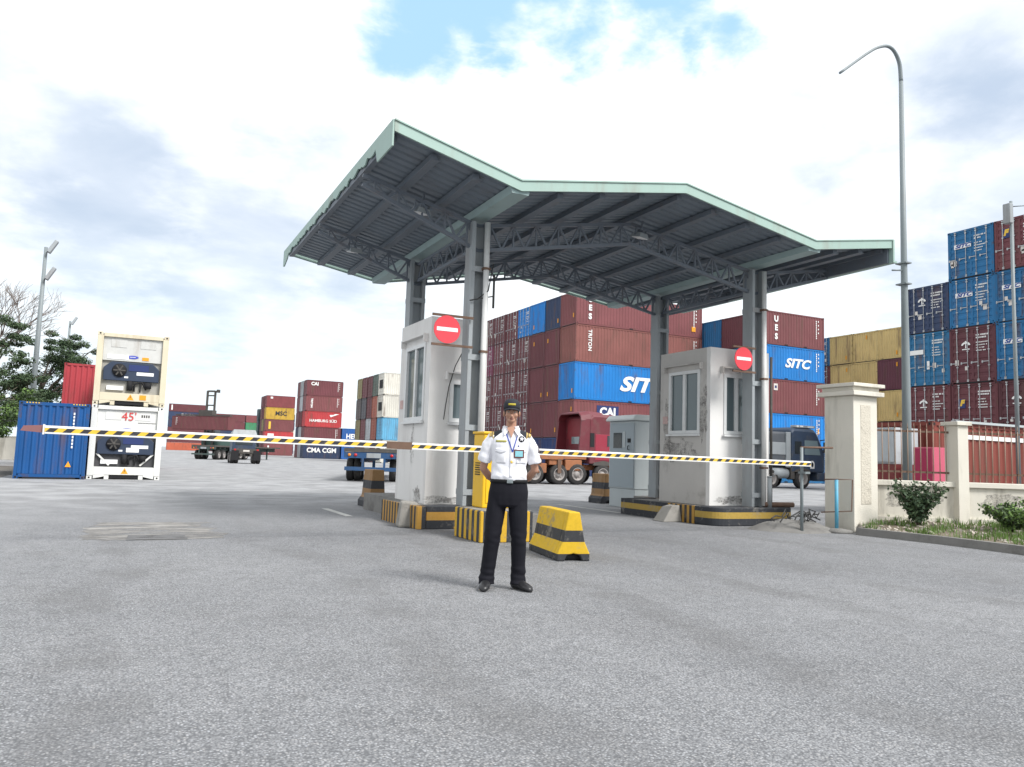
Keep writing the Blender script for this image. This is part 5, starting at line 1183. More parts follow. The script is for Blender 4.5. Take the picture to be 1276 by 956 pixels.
m = MB(); m.box(.0, 6.6, .55, .75, .72, 1.0); m.box(.0, 6.6, 1.7, 1.9, .72, 1.0)
for x in (.1, 1.2, 2.3, 3.4): m.box(x, x+.18, .751, 1.699, .74, .98)
m.build('chassis_frame', M_orangech, rt)
m = MB(); m.box(.5, 1.3, .02, .5, .55, 1.02); m.box(1.45, 2.2, .05, .5, .95, 1.25); m.box(2.35, 3.3, .02, .5, .70, 1.22); m.build('side_tank', M_orangech, rt, bevel=.03)
m = MB(); m.box(-2.2, 3.6, .10, 2.4, 1.26, 1.42); m.box(-2.2, 2.2, -.02, .1, 1.22, 1.44); m.build('trailer_neck', M_orangech, rt)
m = MB(); m.box(.7, 1.0, -.03, .0, 1.0, 1.30); m.box(-.6, -.45, -.02, .1, .6, 1.25); m.box(1.9,2.1,-.03,.05,.55,1.25); m.build('bracket', M_rust, rt)
for x in (.65, 2.0): wheel(rt, x, .15, .5, .30, -1, axis='y'); wheel(rt, x, .5, .5, .30, -1, axis='y'); wheel(rt, x, 2.2, .5, .3, 1, axis='y')
for x in (3.05, 4.55): wheel(rt, x, .15, .52, .31, -1, axis='y'); wheel(rt, x, 2.2, .52, .31, 1, axis='y')
m = MB(); m.prism([(3.95, .98), (3.98, 1.12), (4.55, 1.22), (5.12, 1.12), (5.15, .98)], 'y', -.01, .45); m.build('mudguard', M_chassis, rt)
wheel(rt, 6.0, .15, .52, .31, -1, axis='y'); wheel(rt, 6.0, 2.2, .52, .31, 1, axis='y')

bt = empty('tractor_truck', (31.2, 33.0, 0), 0, 'dark blue tractor truck with a white door emblem beyond the right booth', 'truck')
m = cab_shell(2.95, 5.55, 2.45, .95, 3.5, .55, .22); m.build('cab', M_bluecab, bt, bevel=.06)
m = MB(); m.box(1.1, 2.90, .10, 2.35, 1.3, 3.2); m.build('rear_fairing', pmat('dusty_grey_fairing', (.09,.10,.115), .7, .4, 2, .5, (.16,.15,.14), 2), bt, bevel=.12)
m = MB(); m.box(1.3, 2.85, .06, .099, 1.9, 2.6); m.box(2.55, 2.89, .0, .09, 1.2, 3.2); m.build('side_fairing_panel', M_steelgrey, bt, bevel=.02)
m = MB(); m.prism([(3.95, 1.95), (5.2, 1.95), (4.95, 2.78), (3.95, 2.78)], 'y', -.022, -.002); m.build('door_window', M_glasspale, bt)
m = MB(); m.box(3.2, 3.7, -.02, -.002, 1.98, 2.7); m.build('sleeper_window', M_glassdark, bt)
m = MB(); m.box(3.85, 5.35, -.014, -.002, 1.05, 1.93); m.build('door', M_bluecab, bt, bevel=.008)
m = MB(); n = 24; P = [(4.55+.17*math.cos(math.pi*k/12), 1.42+.20*math.sin(math.pi*k/12)) for k in range(13)]; m.prism(P+[(4.38, 1.16), (4.72, 1.16)], 'y', -.022, -.016); m.cur = 1
m.prism([(4.55+.09*math.cos(2*math.pi*k/n), 1.38+.14*math.sin(2*math.pi*k/n)) for k in range(n)], 'y', -.028, -.023); m.build('door_emblem', [M_white, M_dark], bt)
m = MB(); m.box(3.35, 4.9, .1, .5, 3.5, 3.64); m.build('roof_light_box', M_steelgrey, bt, bevel=.02)
m = MB(); m.box(3.45, 3.6, .085, .098, 3.52, 3.62); m.box(3.7, 3.95, .085, .098, 3.53, 3.62); m.box(4.3, 4.8, .085, .098, 3.53, 3.6); m.build('light_box_marking', M_white, bt)
m = MB(); m.tube([(5.15, -.02, 2.8), (5.35, -.22, 2.85), (5.4, -.25, 2.7)], .03, 8); m.box(5.3, 5.42, -.36, -.14, 2.1, 2.7); m.build('wing_mirror', M_dark, bt)
m = MB(); m.box(5.0, 5.75, 0, 2.45, .45, .95); m.build('bumper', M_bluecab, bt, bevel=.05)
m = MB(); m.box(.2, 5.2, .6, .8, .7, .98); m.box(.2, 5.2, 1.65, 1.85, .7, .98); m.build('chassis_frame', M_chassis, bt)
m = MB(); m.tube([(1.6, .28, .85), (2.75, .28, .85)], .30, 18); m.build('fuel_tank', M_steelgrey, bt)
m = MB(); m.prism([(3.15, .95), (3.3, 1.1), (3.8, 1.18), (4.3, 1.1), (4.45, .95)], 'y', -.02, .5); m.build('mudguard', M_chassis, bt)
m = MB(); m.box(2.9, 3.2, .02, .4, .55, 1.2); m.build('side_step', M_chassis, bt)
for x in (1.45, .2): wheel(bt, x, .15, .52, .31, -1, axis='y'); wheel(bt, x, 2.2, .52, .31, 1, axis='y')
wheel(bt, 3.8, .12, .56, .33, -1, axis='y'); wheel(bt, 3.8, 2.25, .56, .33, 1, axis='y')
# the small lorry driving away in the middle of the yard
lt = empty('small_truck', (7.9, 68.3, 0), 0, 'small dark truck with a grey roof fairing seen from behind in the left lane', 'truck')
m = MB(); m.box(.25, 2.15, 1.6, 3.4, .85, 2.35); m.build('cab', M_bluecab, lt, bevel=.08)
m = MB(); m.hexa([(.15,1.5,2.36),(2.25,1.5,2.36),(2.25,3.4,2.36),(.15,3.4,2.36)], [(.3,1.7,2.86),(2.1,1.7,2.86),(2.0,3.2,2.8),(.4,3.2,2.8)]); m.build('roof_fairing', M_steelgrey, lt, bevel=.05)
m = MB(); m.box(.5, 1.9, 1.58, 1.598, 1.55, 2.1); m.build('rear_window', M_glassdark, lt)
m = MB(); m.box(.7, .9, 0, 3.2, .6, .9); m.box(1.5, 1.7, 0, 3.2, .6, .9); m.box(.15, 2.25, .0, .1, .85, 1.25); m.box(.2,2.2,.1,1.5,.95,1.2); m.build('chassis_frame', M_chassis, lt)
for xa in (.02, 1.78): m = MB(); m.box(xa, xa+.6, -.05, -.01, .28, 1.1); m.build('mud_flap', M_dark, lt)
for x in (.22, 2.02): m = MB(); m.box(x, x+.16, -.02, -.002, 1.1, 1.22); m.build('tail_light', M_lightred, lt)
m = MB(); m.box(.95, 1.45, -.015, -.002, 1.0, 1.14); m.build('number_plate', M_paper, lt)
for x in (.15, .48, 1.92, 2.25): wheel(lt, x, .55, .5, .3, -1 if x < 1 else 1)
for x in (.25, 2.15): wheel(lt, x, 2.7, .5, .3, -1 if x < 1 else 1)
M_greench = pmat('dark_green_chassis', (.05,.075,.07), .7, .4, 4, .5, (.12,.11,.10), 3)
t1 = flat_trailer('skeleton_trailer', (6.2, 87.5, 0), 11, 2.5, 1.5, M_greench, 'dark green skeleton trailer parked in front of the container handler', R(-28), ((1.2,), (2.5,)))
t2 = flat_trailer('skeleton_trailer', (8.9, 92, 0), 11, 2.5, 1.5, M_greench, 'second dark skeleton trailer standing just behind the green one', R(-35), ((1.2,), (2.5,)))
# container handler with a lifted container
ch = empty('container_handler', (13.2, 160.5, 0), R(-40), 'dark container handler with tall mast holding up a maroon container', 'container handler')
m = MB(); m.box(-1.8, 1.8, 2.2, 7.5, .9, 2.6); m.build('body', pmat('dark_green_machine', (.04,.08,.07), .6, .3, 3), ch, bevel=.1)
m = MB(); m.box(-.9, .9, 2.4, 4.4, 2.61, 4.6); m.build('cab', M_glassdark, ch, bevel=.1)
m = MB()
for x in (-.85, .85): m.bar((x, 1.9, .8), (x, 1.9, 12.2), .28, .35)
for z in (1.2, 4, 7.2, 9.3, 11.2, 12.1): m.box(-.71, .71, 1.8, 2.0, z, z+.25)
m.build('mast', M_chassis, ch)
m = MB(); m.box(-.9, 1.7, 1.75, 2.05, 12.0, 12.3); m.box(1.3, 1.7, 1.6, 2.2, 11.9, 12.5); m.build('mast_head', M_chassis, ch)
m = MB(); m.box(-5.9, 5.9, -.4, .4, 7.22, 7.5); m.box(-1.5, 1.5, .4, 1.72, 6.6, 8.4); m.build('spreader', M_chassis, ch)
for x in (-1.5, 1.5):
    wheel(ch, x, 2.9, .8, .6, -1 if x < 0 else 1, .2); wheel(ch, x, 6.6, .8, .6, -1 if x < 0 else 1, .2)
q = Matrix.Rotation(R(-40), 3, 'Z'); pp = q @ Vector((-6.1, -1.22, 0))+Vector((13.2, 160.5, 4.55))
o = container(tuple(pp), 12.19, 2.591, (.14,.045,.05), 'maroon container lifted in the air by the handler mast', 'lifted container', False, 1, rot=R(-40)); side_code(o, 12.19, 2.591, .9)
del o['group']
# ------------------------------------------------------------------ trees at the left
def tree(loc, h, trunk_r, clumps, n, size, mats, label, seed, name='leafy_tree', bare=False, lean=0):
    rr = random.Random(seed); r = empty(name, loc, 0, label, 'tree', 'trees at the left edge')
    tk = MB(); base = Vector((0,0,0)); fork = Vector((lean*.4, 0, h*.34))
    tk.tube([base, Vector((lean*.15,0,h*.17)), fork], [trunk_r, trunk_r*.8, trunk_r*.62], 9)
    lf = MB(); cr = MB()
    for (cx, cy, cz, rx, rz) in clumps:
        e = Vector((cx, cy, cz)); mid = fork.lerp(e, .5)+Vector((rr.uniform(-.2,.2), rr.uniform(-.2,.2), .25))
        cr.tube([fork, mid, e], [trunk_r*.45, trunk_r*.28, trunk_r*.08], 6)
        for k in range(4):
            d = Vector((rr.uniform(-1,1)*rx, rr.uniform(-1,1)*rx, rr.uniform(-.4,1)*rz)); cr.tube([mid.lerp(e, rr.uniform(.3,1)), e+d*.5, e+d], [trunk_r*.1, trunk_r*.07, .01], 5)
        for k in range(int(rr.uniform(5, 8))):
            d = Vector((rr.gauss(0,.5)*rx, rr.gauss(0,.5)*rx, rr.gauss(0,.5)*rz)); s = rr.uniform(.35, .6)
            leafmass(lf, rr, e+d, (rx*s, rx*s, rz*s*.8), int(n/len(clumps)/6), size, len(mats), .2)
    tk.build('trunk', M_bark, r); cr.build('branches', M_bark, r); lf.build('crown', mats, r, recalc=False); return r
tree((-5.6, 60, 0), 10, .25, [(-.4,0,5.4,1.3,1.1),(.6,.3,6.0,1.5,1.1),(2.0,0,6.3,1.4,1.0),(2.7,.4,7.4,1.1,.8),(.9,-.4,7.2,1.3,.9),(1.8,.2,8.1,1.0,.6),(-.6,.2,4.2,1.5,.9),(1.8,0,4.6,1.4,1.0),(.6,0,4.4,1.4,1.0),(2.3,0,5.8,1.3,1.0),(1.4,0,6.6,1.3,.9),(3.0,0,5.4,1.0,.8)], 20000, .16, [M_leafdark, M_leafmid], 'dense leafy tree rising behind the blue and red containers', 31)
tree((-7.4, 50, 0), 9, .22, [(.5,0,7.7,1.1,.6),(1.5,.3,6.9,1.0,.5),(.7,-.2,6.2,1.2,.7),(1.9,0,5.6,.9,.5),(1.2,.2,4.9,1.2,.7),(2.4,0,4.6,.9,.6),(2.7,0,3.5,1.0,.8),(1.4,0,3.6,1.2,.8),(.4,.2,4.2,1.1,.8),(1.0,0,2.5,1.1,.7),(2.2,.1,2.4,.9,.6)], 14000, .15, [M_leafdark, M_leafmid, M_leafmid], 'spreading green tree at the left edge in front of the tall floodlight pole', 32)
tree((-7.0, 43, 0), 5, .14, [(1.0,0,2.4,.9,.6),(1.6,.2,3.2,.8,.6),(2.2,0,2.2,.8,.6),(.6,-.2,3.3,.8,.6),(2.4,.1,3.0,.6,.5),(1.4,.2,1.6,.8,.5)], 7000, .13, [M_leafmid, M_leaflight], 'low bright green tree at the left edge just behind the blue container', 33)
rr = random.Random(40)                     # bare tree
br = empty('bare_tree', (-8.6, 54, 0), 0, 'tall leafless tree with fine grey twigs at the left edge', 'tree', 'trees at the left edge')
tw = MB()
def grow(m, p, d, L, rad, dep):
    e = p+d*L; mid = p.lerp(e, .5)+Vector((rr.uniform(-1,1), rr.uniform(-1,1), rr.uniform(-.3,.6)))*L*.09
    m.tube([p, mid, e], [rad, rad*.82, rad*.62], 5 if dep > 1 else 8)
    if dep >= 6: return
    for k in range(3 if dep < 5 else 2):
        nd = (d+Vector((rr.uniform(-.75,.95), rr.uniform(-.7,.7), rr.uniform(-.15,.5)))).normalized(); grow(m, e if k else mid.lerp(e, .6), nd, L*rr.uniform(.62, .86), max(rad*.58, .009), dep+1)
tk = MB(); tk.tube([(0,0,0),(.2,0,2),(.3,0,4.2)], [.24,.2,.16], 9); tk.build('trunk', M_bark, br)
for k in range(3): grow(tw, Vector((.3,0,3.6+k*.3)), Vector((.15+.35*k-.3, rr.uniform(-.3,.3), 1)).normalized(), 2.3, .10, 1)
tw.build('branches', M_twig, br)
ov = empty('leafy_tree', (-7.9, 36, 0), 0, 'tree with sparse leaf sprays reaching in at the left edge', 'tree', 'trees at the left edge')
tk = MB(); tk.tube([(-1.6,0,0),(-1.5,0,3),(-1.2,0,6.2),(.05,.1,8.3)], [.2,.16,.1,.02], 8); tk.build('trunk', M_bark, ov); lf = MB()
for c in ((-.1,0,8.35),(-.5,.1,8.1),(-.75,0,8.5),(-.9,0,6.6),(-1.3,.1,7.3),(-.6,0,7.6)): leafmass(lf, rr, c, (.38,.38,.2), 90, .2, 2, .1)
lf.build('crown', [M_leafdark, M_leafmid], ov, recalc=False)
ew = empty('boundary_wall', (-12, 62, 0), 0, 'low pale boundary wall behind the trees at the left edge', 'wall')
m = MB(); m.box(0, 9.5, 0, .2, 0, 1.5); m.build('panel_wall', M_wallc, ew)
m = MB(); m.box(0, 9.5, -.04, .24, 1.502, 1.58); m.build('coping', M_wallc, ew)
m = MB(); m.add([(-40,26,.004),(-3.75,26.5,.004),(-3.75,46,.004),(-40,62,.004)], [(0,1,2,3)]); tag(m.build('dusty_verge', pmat('dusty_ground', (.15,.14,.125), .95, .5, 1.5, .5, (.09,.085,.075), 2, bump=.5)), kind='structure')
m = MB(); m.box(-16, -3.7, 34.2, 34.4, 0, .14); tag(m.build('yard_kerb', M_conc2), kind='structure')

# ------------------------------------------------------------------ the man
from mathutils.bvhtree import BVHTree
def skin_mat(name, col):
    m = bpy.data.materials.new(name); m.use_nodes = True; bs = m.node_tree.nodes['Principled BSDF']
    bs.inputs['Base Color'].default_value = (*col, 1); bs.inputs['Roughness'].default_value = .5
    bs.inputs['Subsurface Weight'].default_value = .06; bs.inputs['Subsurface Radius'].default_value = (.02,.008,.004); return m
M_skin = skin_mat('skin', (.40,.215,.145))
M_shirt = pmat('white_cotton', (.74,.74,.78), .8, .06, 8)
M_trous = pmat('black_trouser_cloth', (.0085,.0085,.013), .8, .3, 6, spec=.2)
M_leather = pmat('black_leather', (.018,.018,.02), .35, .2, 8)
M_capm = pmat('black_cap_cloth', (.016,.018,.026), .8, .2, 8)
M_gold = pmat('gold_thread', (.48,.34,.11), .5, .3, 12)
M_hair = pmat('black_hair', (.012,.010,.010), .6, .3, 20)
M_lip = skin_mat('lips', (.22,.085,.065)); M_eye = pmat('eye_white', (.5,.48,.45), .3, 0, 3); M_iris = pmat('dark_iris', (.015,.01,.008), .2, 0, 3)
def remeshed(mb, name, voxel, smooth=6, fold=None):
    me = mb.mesh(name, True, True); o = bpy.data.objects.new(name, me); COL.objects.link(o)
    rm = o.modifiers.new('remesh', 'REMESH'); rm.mode = 'VOXEL'; rm.voxel_size = voxel; rm.use_smooth_shade = True
    sm = o.modifiers.new('smooth', 'SMOOTH'); sm.iterations = smooth; sm.factor = .5
    bpy.context.view_layer.update()
    res = bpy.data.meshes.new_from_object(o.evaluated_get(bpy.context.evaluated_depsgraph_get())); bpy.data.objects.remove(o)
    res.name = name
    if fold:
        nor = [v.normal.copy() for v in res.vertices]
        for v, n_ in zip(res.vertices, nor): v.co += n_*fold(v.co)
    res.polygons.foreach_set('use_smooth', [True]*len(res.polygons)); res.update(); return res
def ell(c, rx, ry, n=22, pw=2.3, tilt=0):
    out = []
    for k in range(n):
        a = 2*math.pi*k/n; ca, sa = math.cos(a), math.sin(a)
        x = rx*math.copysign(abs(ca)**(2/pw), ca); y = ry*math.copysign(abs(sa)**(2/pw), sa); out.append((c[0]+x, c[1]+y, c[2]+tilt*x))
    return out
man = empty('person', (3.335, 6.79, 0), R(-26), 'man in white short sleeved uniform shirt, black cap and trousers, hands behind back', 'person')
# body: one continuous surface
b = MB()
b.loft([ell((0,0,.80), .13, .10), ell((0,0,.90), .155, .105), ell((0,0,1.0), .15, .10), ell((0,0,1.12), .145, .10), ell((0,0,1.27), .165, .11), ell((0,0,1.38), .165, .10), ell((0,.0,1.455), .115, .072), ell((.005,.004,1.50), .064, .060), ell((.008,.006,1.55), .052, .054), ell((.008,.0,1.62), .051, .056)])
hx, hy = .008, -.025                       # head
b.ball((hx, hy+.012, 1.705), (.074, .092, .098), 20, 14); b.ball((hx, hy-.012, 1.655), (.062, .072, .072), 18, 12); b.ball((hx, hy-.058, 1.602), (.036, .034, .025), 14, 10)
b.loft([ell((hx,hy-.088,1.668), .008,.010,10), ell((hx,hy-.099,1.650), .012,.013,10), ell((hx,hy-.098,1.634), .018,.014,10), ell((hx,hy-.086,1.628), .014,.010,10)])
for s in (-1, 1):
    b.ball((hx+s*.040, hy-.058, 1.652), (.024,.022,.024), 12, 8); b.ball((hx+s*.032, hy-.073, 1.694), (.026,.016,.010), 12, 8)
    b.ball((hx+s*.079, hy+.02, 1.668), (.010,.020,.034), 12, 8, Matrix.Rotation(s*.25, 3, 'Z'))
b.ball((hx, hy-.079, 1.618), (.024,.012,.012), 12, 8)
for s in (-1, 1):
    b.tube([(s*.12, 0, 1.42), (s*.175, .005, 1.40), (s*.235, .035, 1.28), (s*.265, .075, 1.135), (s*.205, .145, 1.06), (s*.095, .205, 1.0)], [.048, .048, .045, .041, .040, .029], 14)
    hd = Vector((s*.095, .205, 1.0)); dr_ = Vector((-s*.80, .06, -.42)).normalized(); up_ = Vector((0, 1, 0)); sd_ = dr_.cross(up_).normalized()
    b.tube([hd-dr_*.01, hd+dr_*.03, hd+dr_*.075], [.028, .036, .036], 12)
    for f, (off, L) in enumerate(((-.034, .066), (-.012, .078), (.011, .074), (.033, .058))):
        p0 = hd+dr_*.07+sd_*off; b.tube([p0, p0+dr_*L*.5+up_*.006, p0+dr_*L*.85-up_*.014, p0+dr_*L-up_*.028], [.0105, .0100, .0092, .0075], 8)
    b.tube([hd+dr_*.02+sd_*.03, hd+dr_*.05+sd_*.055+up_*.01, hd+dr_*.085+sd_*.06+up_*.016], [.013, .011, .009], 8)
LEG = {-1: [(-.095,0,.88), (-.125,-.012,.68), (-.148,-.028,.50), (-.172,.0,.28), (-.190,.01,.06)], 1: [(.092,0,.88), (.105,-.01,.68), (.118,-.012,.50), (.122,.02,.28), (.126,.03,.06)]}
for s in (-1, 1):
    b.tube(LEG[s], [.088, .080, .058, .055, .042], 14); x, y, z = LEG[s][-1]; b.ball(Vector((x, y, .036))+Matrix.Rotation(-.12 if s < 0 else .62, 3, 'Z') @ Vector((0, -.045, 0)), (.028,.07,.020), 12, 8, Matrix.Rotation(-.12 if s < 0 else .62, 3, 'Z'))
body = remeshed(b, 'body', .0062, 4); body.materials.append(M_skin); link('body', body, man)
# shirt
s_ = MB()
s_.loft([ell((0,0,.985), .165, .110), ell((0,0,1.02), .180, .122), ell((.0,-.004,1.07), .186, .130), ell((0,0,1.16), .176, .124), ell((0,0,1.28), .186, .128), ell((0,0,1.37), .194, .126), ell((0,0,1.43), .182, .112), ell((0,0,1.475), .138, .090), ell((.004,.006,1.515), .080, .070)])
for s in (-1, 1): s_.tube([(s*.10, 0, 1.445), (s*.176, .002, 1.425), (s*.226, .02, 1.345), (s*.258, .045, 1.205)], [.058, .062, .064, .070], 16)
def shirt_fold(p):
    f = .006*noise.noise(Vector((p.x*9, p.y*9, p.z*5)))
    w = max(0, 1-abs(p.z-1.07)/.13); f += w*.011*noise.noise(Vector((p.x*16+p.z*10, p.y*10, p.z*20)))
    f += .0045*math.sin((p.x*.7+p.z)*38+4*noise.noise(p*6))*max(0, 1-abs(p.z-1.18)/.16)
    if abs(p.x) > .2: f += .008*noise.noise(Vector((p.x*14, p.y*14, p.z*22)))
    return f
sh = remeshed(s_, 'shirt', .0065, 5, shirt_fold); sh.materials.append(M_shirt); shirt = link('shirt', sh, man)
# trousers
t_ = MB()
t_.loft([ell((0,0,1.035), .178, .122), ell((0,0,.99), .186, .126), ell((0,0,.92), .200, .130), ell((0,0,.86), .200, .128), ell((-.003,0,.80), .186, .120), ell((-.003,0,.775), .165, .105)][::-1])
for s in (-1, 1):
    L = LEG[s]; pts = [(L[0][0]*1.05, 0, .90), (L[1][0], L[1][1], .70), (L[2][0], L[2][1], .50), (L[3][0], L[3][1], .26), (L[4][0], L[4][1], .12), (L[4][0], L[4][1]-.010, .045)]
    t_.tube(pts, [.104, .096, .082, .074, .074, .082], 18)
def trou_fold(p):
    f = .004*noise.noise(Vector((p.x*8, p.y*8, p.z*4)))
    f += .013*noise.noise(Vector((p.x*7, p.y*7, p.z*24)))*max(0, 1-abs(p.z-.13)/.16)+.010*noise.noise(Vector((p.x*9+p.z*8, p.y*8, p.z*16)))*max(0, 1-abs(p.z-.48)/.16)
    f += .007*noise.noise(Vector((p.x*20, p.y*8, p.z*9)))*max(0, 1-abs(p.z-.80)/.12); return f
tr = remeshed(t_, 'trousers', .0065, 4, trou_fold); tr.materials.append(M_trous); trous = link('trousers', tr, man)
def bvh(me): return BVHTree.FromPolygons([v.co.copy() for v in me.vertices], [tuple(p.vertices) for p in me.polygons])
shB, trB = bvh(sh), bvh(tr)
def decal(name, tree, poly_fn, nx, nz, off, th, mats, parent, side=None):
    """patch laid on a garment's front: poly_fn(u,v)->(x,z)"""
    m = MB(); P = []; Q = []
    for i in range(nx+1):
        for j in range(nz+1):
            x, z = poly_fn(i/nx, j/nz)
            if side: hit, n_, _, _ = tree.ray_cast(Vector((side*.6, x, z)), Vector((-side, 0, 0)))
            else: hit, n_, _, _ = tree.ray_cast(Vector((x, -.6, z)), Vector((0, 1, 0)))
            if hit is None: hit, n_ = Vector((x, -.1, z)), Vector((0,-1,0))
            if n_.y > 0 and not side: n_ = -n_
            P.append(hit+n_*(off+th)); Q.append(hit-n_*.002)
    N = len(P); W_ = nz+1; fs = []
    for i in range(nx):
        for j in range(nz):
            a = i*W_+j; fs += [(a, a+1, a+W_+1, a+W_), (N+a, N+a+W_, N+a+W_+1, N+a+1)]
    edge = [(i*W_) for i in range(nx+1)]; 
    for i in range(nx): fs += [(i*W_, (i+1)*W_, N+(i+1)*W_, N+i*W_), (i*W_+nz, N+i*W_+nz, N+(i+1)*W_+nz, (i+1)*W_+nz)]
    for j in range(nz): fs += [(j, N+j, N+j+1, j+1), (nx*W_+j, nx*W_+j+1, N+nx*W_+j+1, N+nx*W_+j)]
    m.smooth = True; m.add(P+Q, fs); return m.build(name, mats, parent)
rect = lambda x0, x1, z0, z1: (lambda u, v: (x0+(x1-x0)*u, z0+(z1-z0)*v))
decal('name_strip', shB, rect(-.140, -.035, 1.392, 1.410), 6, 2, .001, .003, pmat('olive_gold_strip', (.36,.33,.08), .6, .2, 20), shirt)
def flap(x0, x1): return lambda u, v: (x0+(x1-x0)*u, 1.30+.035*v-(.018*(1-abs(2*u-1)))*(1-v))
decal('pocket_flap', shB, flap(-.145, -.035), 8, 3, .001, .004, M_shirt, shirt); decal('pocket', shB, rect(-.140, -.04, 1.19, 1.298), 6, 6, .000, .002, M_shirt, shirt)
decal('pocket_flap', shB, flap(.06, .165), 8, 3, .001, .004, M_shirt, shirt); decal('pocket', shB, rect(.065, .16, 1.19, 1.298), 6, 6, .000, .002, M_shirt, shirt)
decal('button_placket', shB, rect(.0, .032, 1.06, 1.44), 2, 16, .000, .0025, M_shirt, shirt)
em = decal('chest_emblem', shB, lambda u, v: (.115+.030*v*math.cos(2*math.pi*u), 1.425+.030*v*math.sin(2*math.pi*u)), 20, 2, .001, .003, M_capm, shirt)
decal('emblem_star', shB, lambda u, v: (.115+(.021 if round(u*20) % 4 < 2 else .009)*v*math.cos(2*math.pi*u), 1.425+(.021 if round(u*20) % 4 < 2 else .009)*v*math.sin(2*math.pi*u)), 20, 1, .004, .002, M_shirt, em)
decal('small_pin', shB, rect(.082, .092, 1.352, 1.366), 1, 1, .001, .003, M_bluelet, shirt)
decal('sleeve_patch', shB, lambda u, v: (-.01+.055*u, 1.30+.075*v), 4, 4, .001, .003, pmat('dark_patch', (.10,.07,.08), .7, .5, 40), shirt, side=1)
decal('gold_star', shB, lambda u, v: (.022+(.017 if round(u*20) % 4 < 2 else .008)*v*math.cos(2*math.pi*u), 1.206+(.017 if round(u*20) % 4 < 2 else .008)*v*math.sin(2*math.pi*u)), 20, 1, .001, .004, M_yellowlet, shirt)
for s in (-1, 1):                          # epaulettes lie along the shoulders
    m = MB()
    def sp(x, y):
        hit = shB.ray_cast(Vector((x, y, 2)), Vector((0, 0, -1)))[0]; return (hit.z if hit else 1.45)+.003
    for mi, xa, xb in ((0, .085, .165), (1, .165, .180), (0, .180, .187), (1, .187, .212)):
        m.cur = mi; v = []
        for x in (xa, xb):
            for y in (-.062, -.035, -.008, .018): v.append((s*x, y, sp(s*x, y)+.008))
        vb = [(a, c, d-.014) for a, c, d in v]; m.add(v+vb, [(0,1,5,4),(1,2,6,5),(2,3,7,6),(8,12,13,9),(9,13,14,10),(10,14,15,11),(0,4,12,8),(3,11,15,7),(0,8,9,1),(1,9,10,2),(2,10,11,3),(4,5,13,12),(5,6,14,13),(6,7,15,14)])
    m.build('epaulette', [M_capm, M_gold], shirt)
m = MB()                                   # collar wings
for s in (-1, 1):
    A_ = [Vector((.006+s*.058, .045, 1.555)), Vector((.006+s*.072, -.02, 1.55)), Vector((.012+s*.026, -.078, 1.505))]
    B = [Vector((.006+s*.075, .055, 1.51)), Vector((.006+s*.098, -.035, 1.492)), Vector((.012+s*.066, -.118, 1.452))]
    O = Vector((s*.002, -.006, .006))
    v = A_+B+[p+O for p in A_]+[p+O for p in B]
    m.add(v, [(0,1,4,3),(1,2,5,4),(6,9,10,7),(7,10,11,8),(0,6,7,1),(1,7,8,2),(3,4,10,9),(4,5,11,10),(0,3,9,6),(2,8,11,5)])
m.tube([Vector((.006+.062*math.cos(a), .0+.062*math.sin(a), 1.535)) for a in [R(-50+20*k) for k in range(15)]], .014, 6)
m.build('collar', M_shirt, shirt)
m = MB(); m.add([(.006,-.088,1.545),(.046,-.092,1.53),(.014,-.124,1.435),(-.034,-.092,1.53),(.006,-.060,1.545),(.044,-.064,1.53),(.014,-.108,1.435),(-.032,-.064,1.53)], [(0,2,1),(0,3,2),(4,5,6),(4,6,7),(0,1,5,4),(1,2,6,5),(2,3,7,6),(3,0,4,7)]); m.build('neck_opening', M_skin, man)
def strap(pts, tree, w, name, mat, parent):
    m = MB(); P = []
    for x, z in pts:
        hit, n_, _, _ = tree.ray_cast(Vector((x, -.6, z)), Vector((0, 1, 0))); P.append((hit if hit else Vector((x,-.09,z)))+Vector((0,-.006,0)))
    for a, c in zip(P, P[1:]): m.bar(a, c, w, .003, up=(0,-1,0))
    return m.build(name, mat, parent)
ly = empty('lanyard_badge', man.location, man.rotation_euler.z, 'blue lanyard with a framed identity badge hanging on the white shirt', 'badge')
M_lan = pmat('blue_lanyard', (.025,.06,.34), .6, .1, 4)
for x0 in (-.045, .085):
    strap([(x0+(.028-x0)*t, 1.495-.195*t) for t in [k/8 for k in range(9)]], shB, .010, 'strap', M_lan, ly)
hitp = shB.ray_cast(Vector((.095, -.6, 1.285)), Vector((0, 1, 0)))[0]
m = MB(); y0 = hitp.y-.012; m.box(.042, .145, y0-.006, y0, 1.245, 1.325); m.build('badge_frame', pmat('brown_frame', (.14,.05,.045), .4, .1, 4), ly, bevel=.003)
m = MB(); m.box(.055, .132, y0-.009, y0-.0065, 1.258, 1.312); m.build('badge_card', pmat('pale_cyan_card', (.25,.55,.62), .3, .5, 40), ly)
man.scale = (.95, .97, 1); ly.scale = (.95, .97, 1)
# belt
m = MB(); rings = []
for z in (1.005, 1.040):
    ring = []
    for k in range(40):
        a = 2*math.pi*k/40; d = Vector((math.cos(a), math.sin(a), 0)); hit = trB.ray_cast(Vector((d.x*.5, d.y*.5, 1.0)), -d)[0]; q_ = hit if hit else d*.18; ring.append((q_.x+d.x*.006, q_.y+d.y*.006, z))
    rings.append(ring)
inner = [[(x*.96, y*.94, z) for x, y, z in r_] for r_ in rings]
m.smooth = True; m.loft([inner[0], rings[0], rings[1], inner[1]], cap=False); belt = m.build('belt', pmat('matt_belt_leather', (.010,.010,.011), .6, .2, 8, spec=.2), man)
m = MB(); y0 = min(v[1] for v in rings[0]); m.box(-.018, .042, y0-.008, y0-.001, 1.006, 1.040); m.box(-.006, .03, y0-.011, y0-.0085, 1.018, 1.028); m.build('buckle', M_galv, belt, bevel=.003)
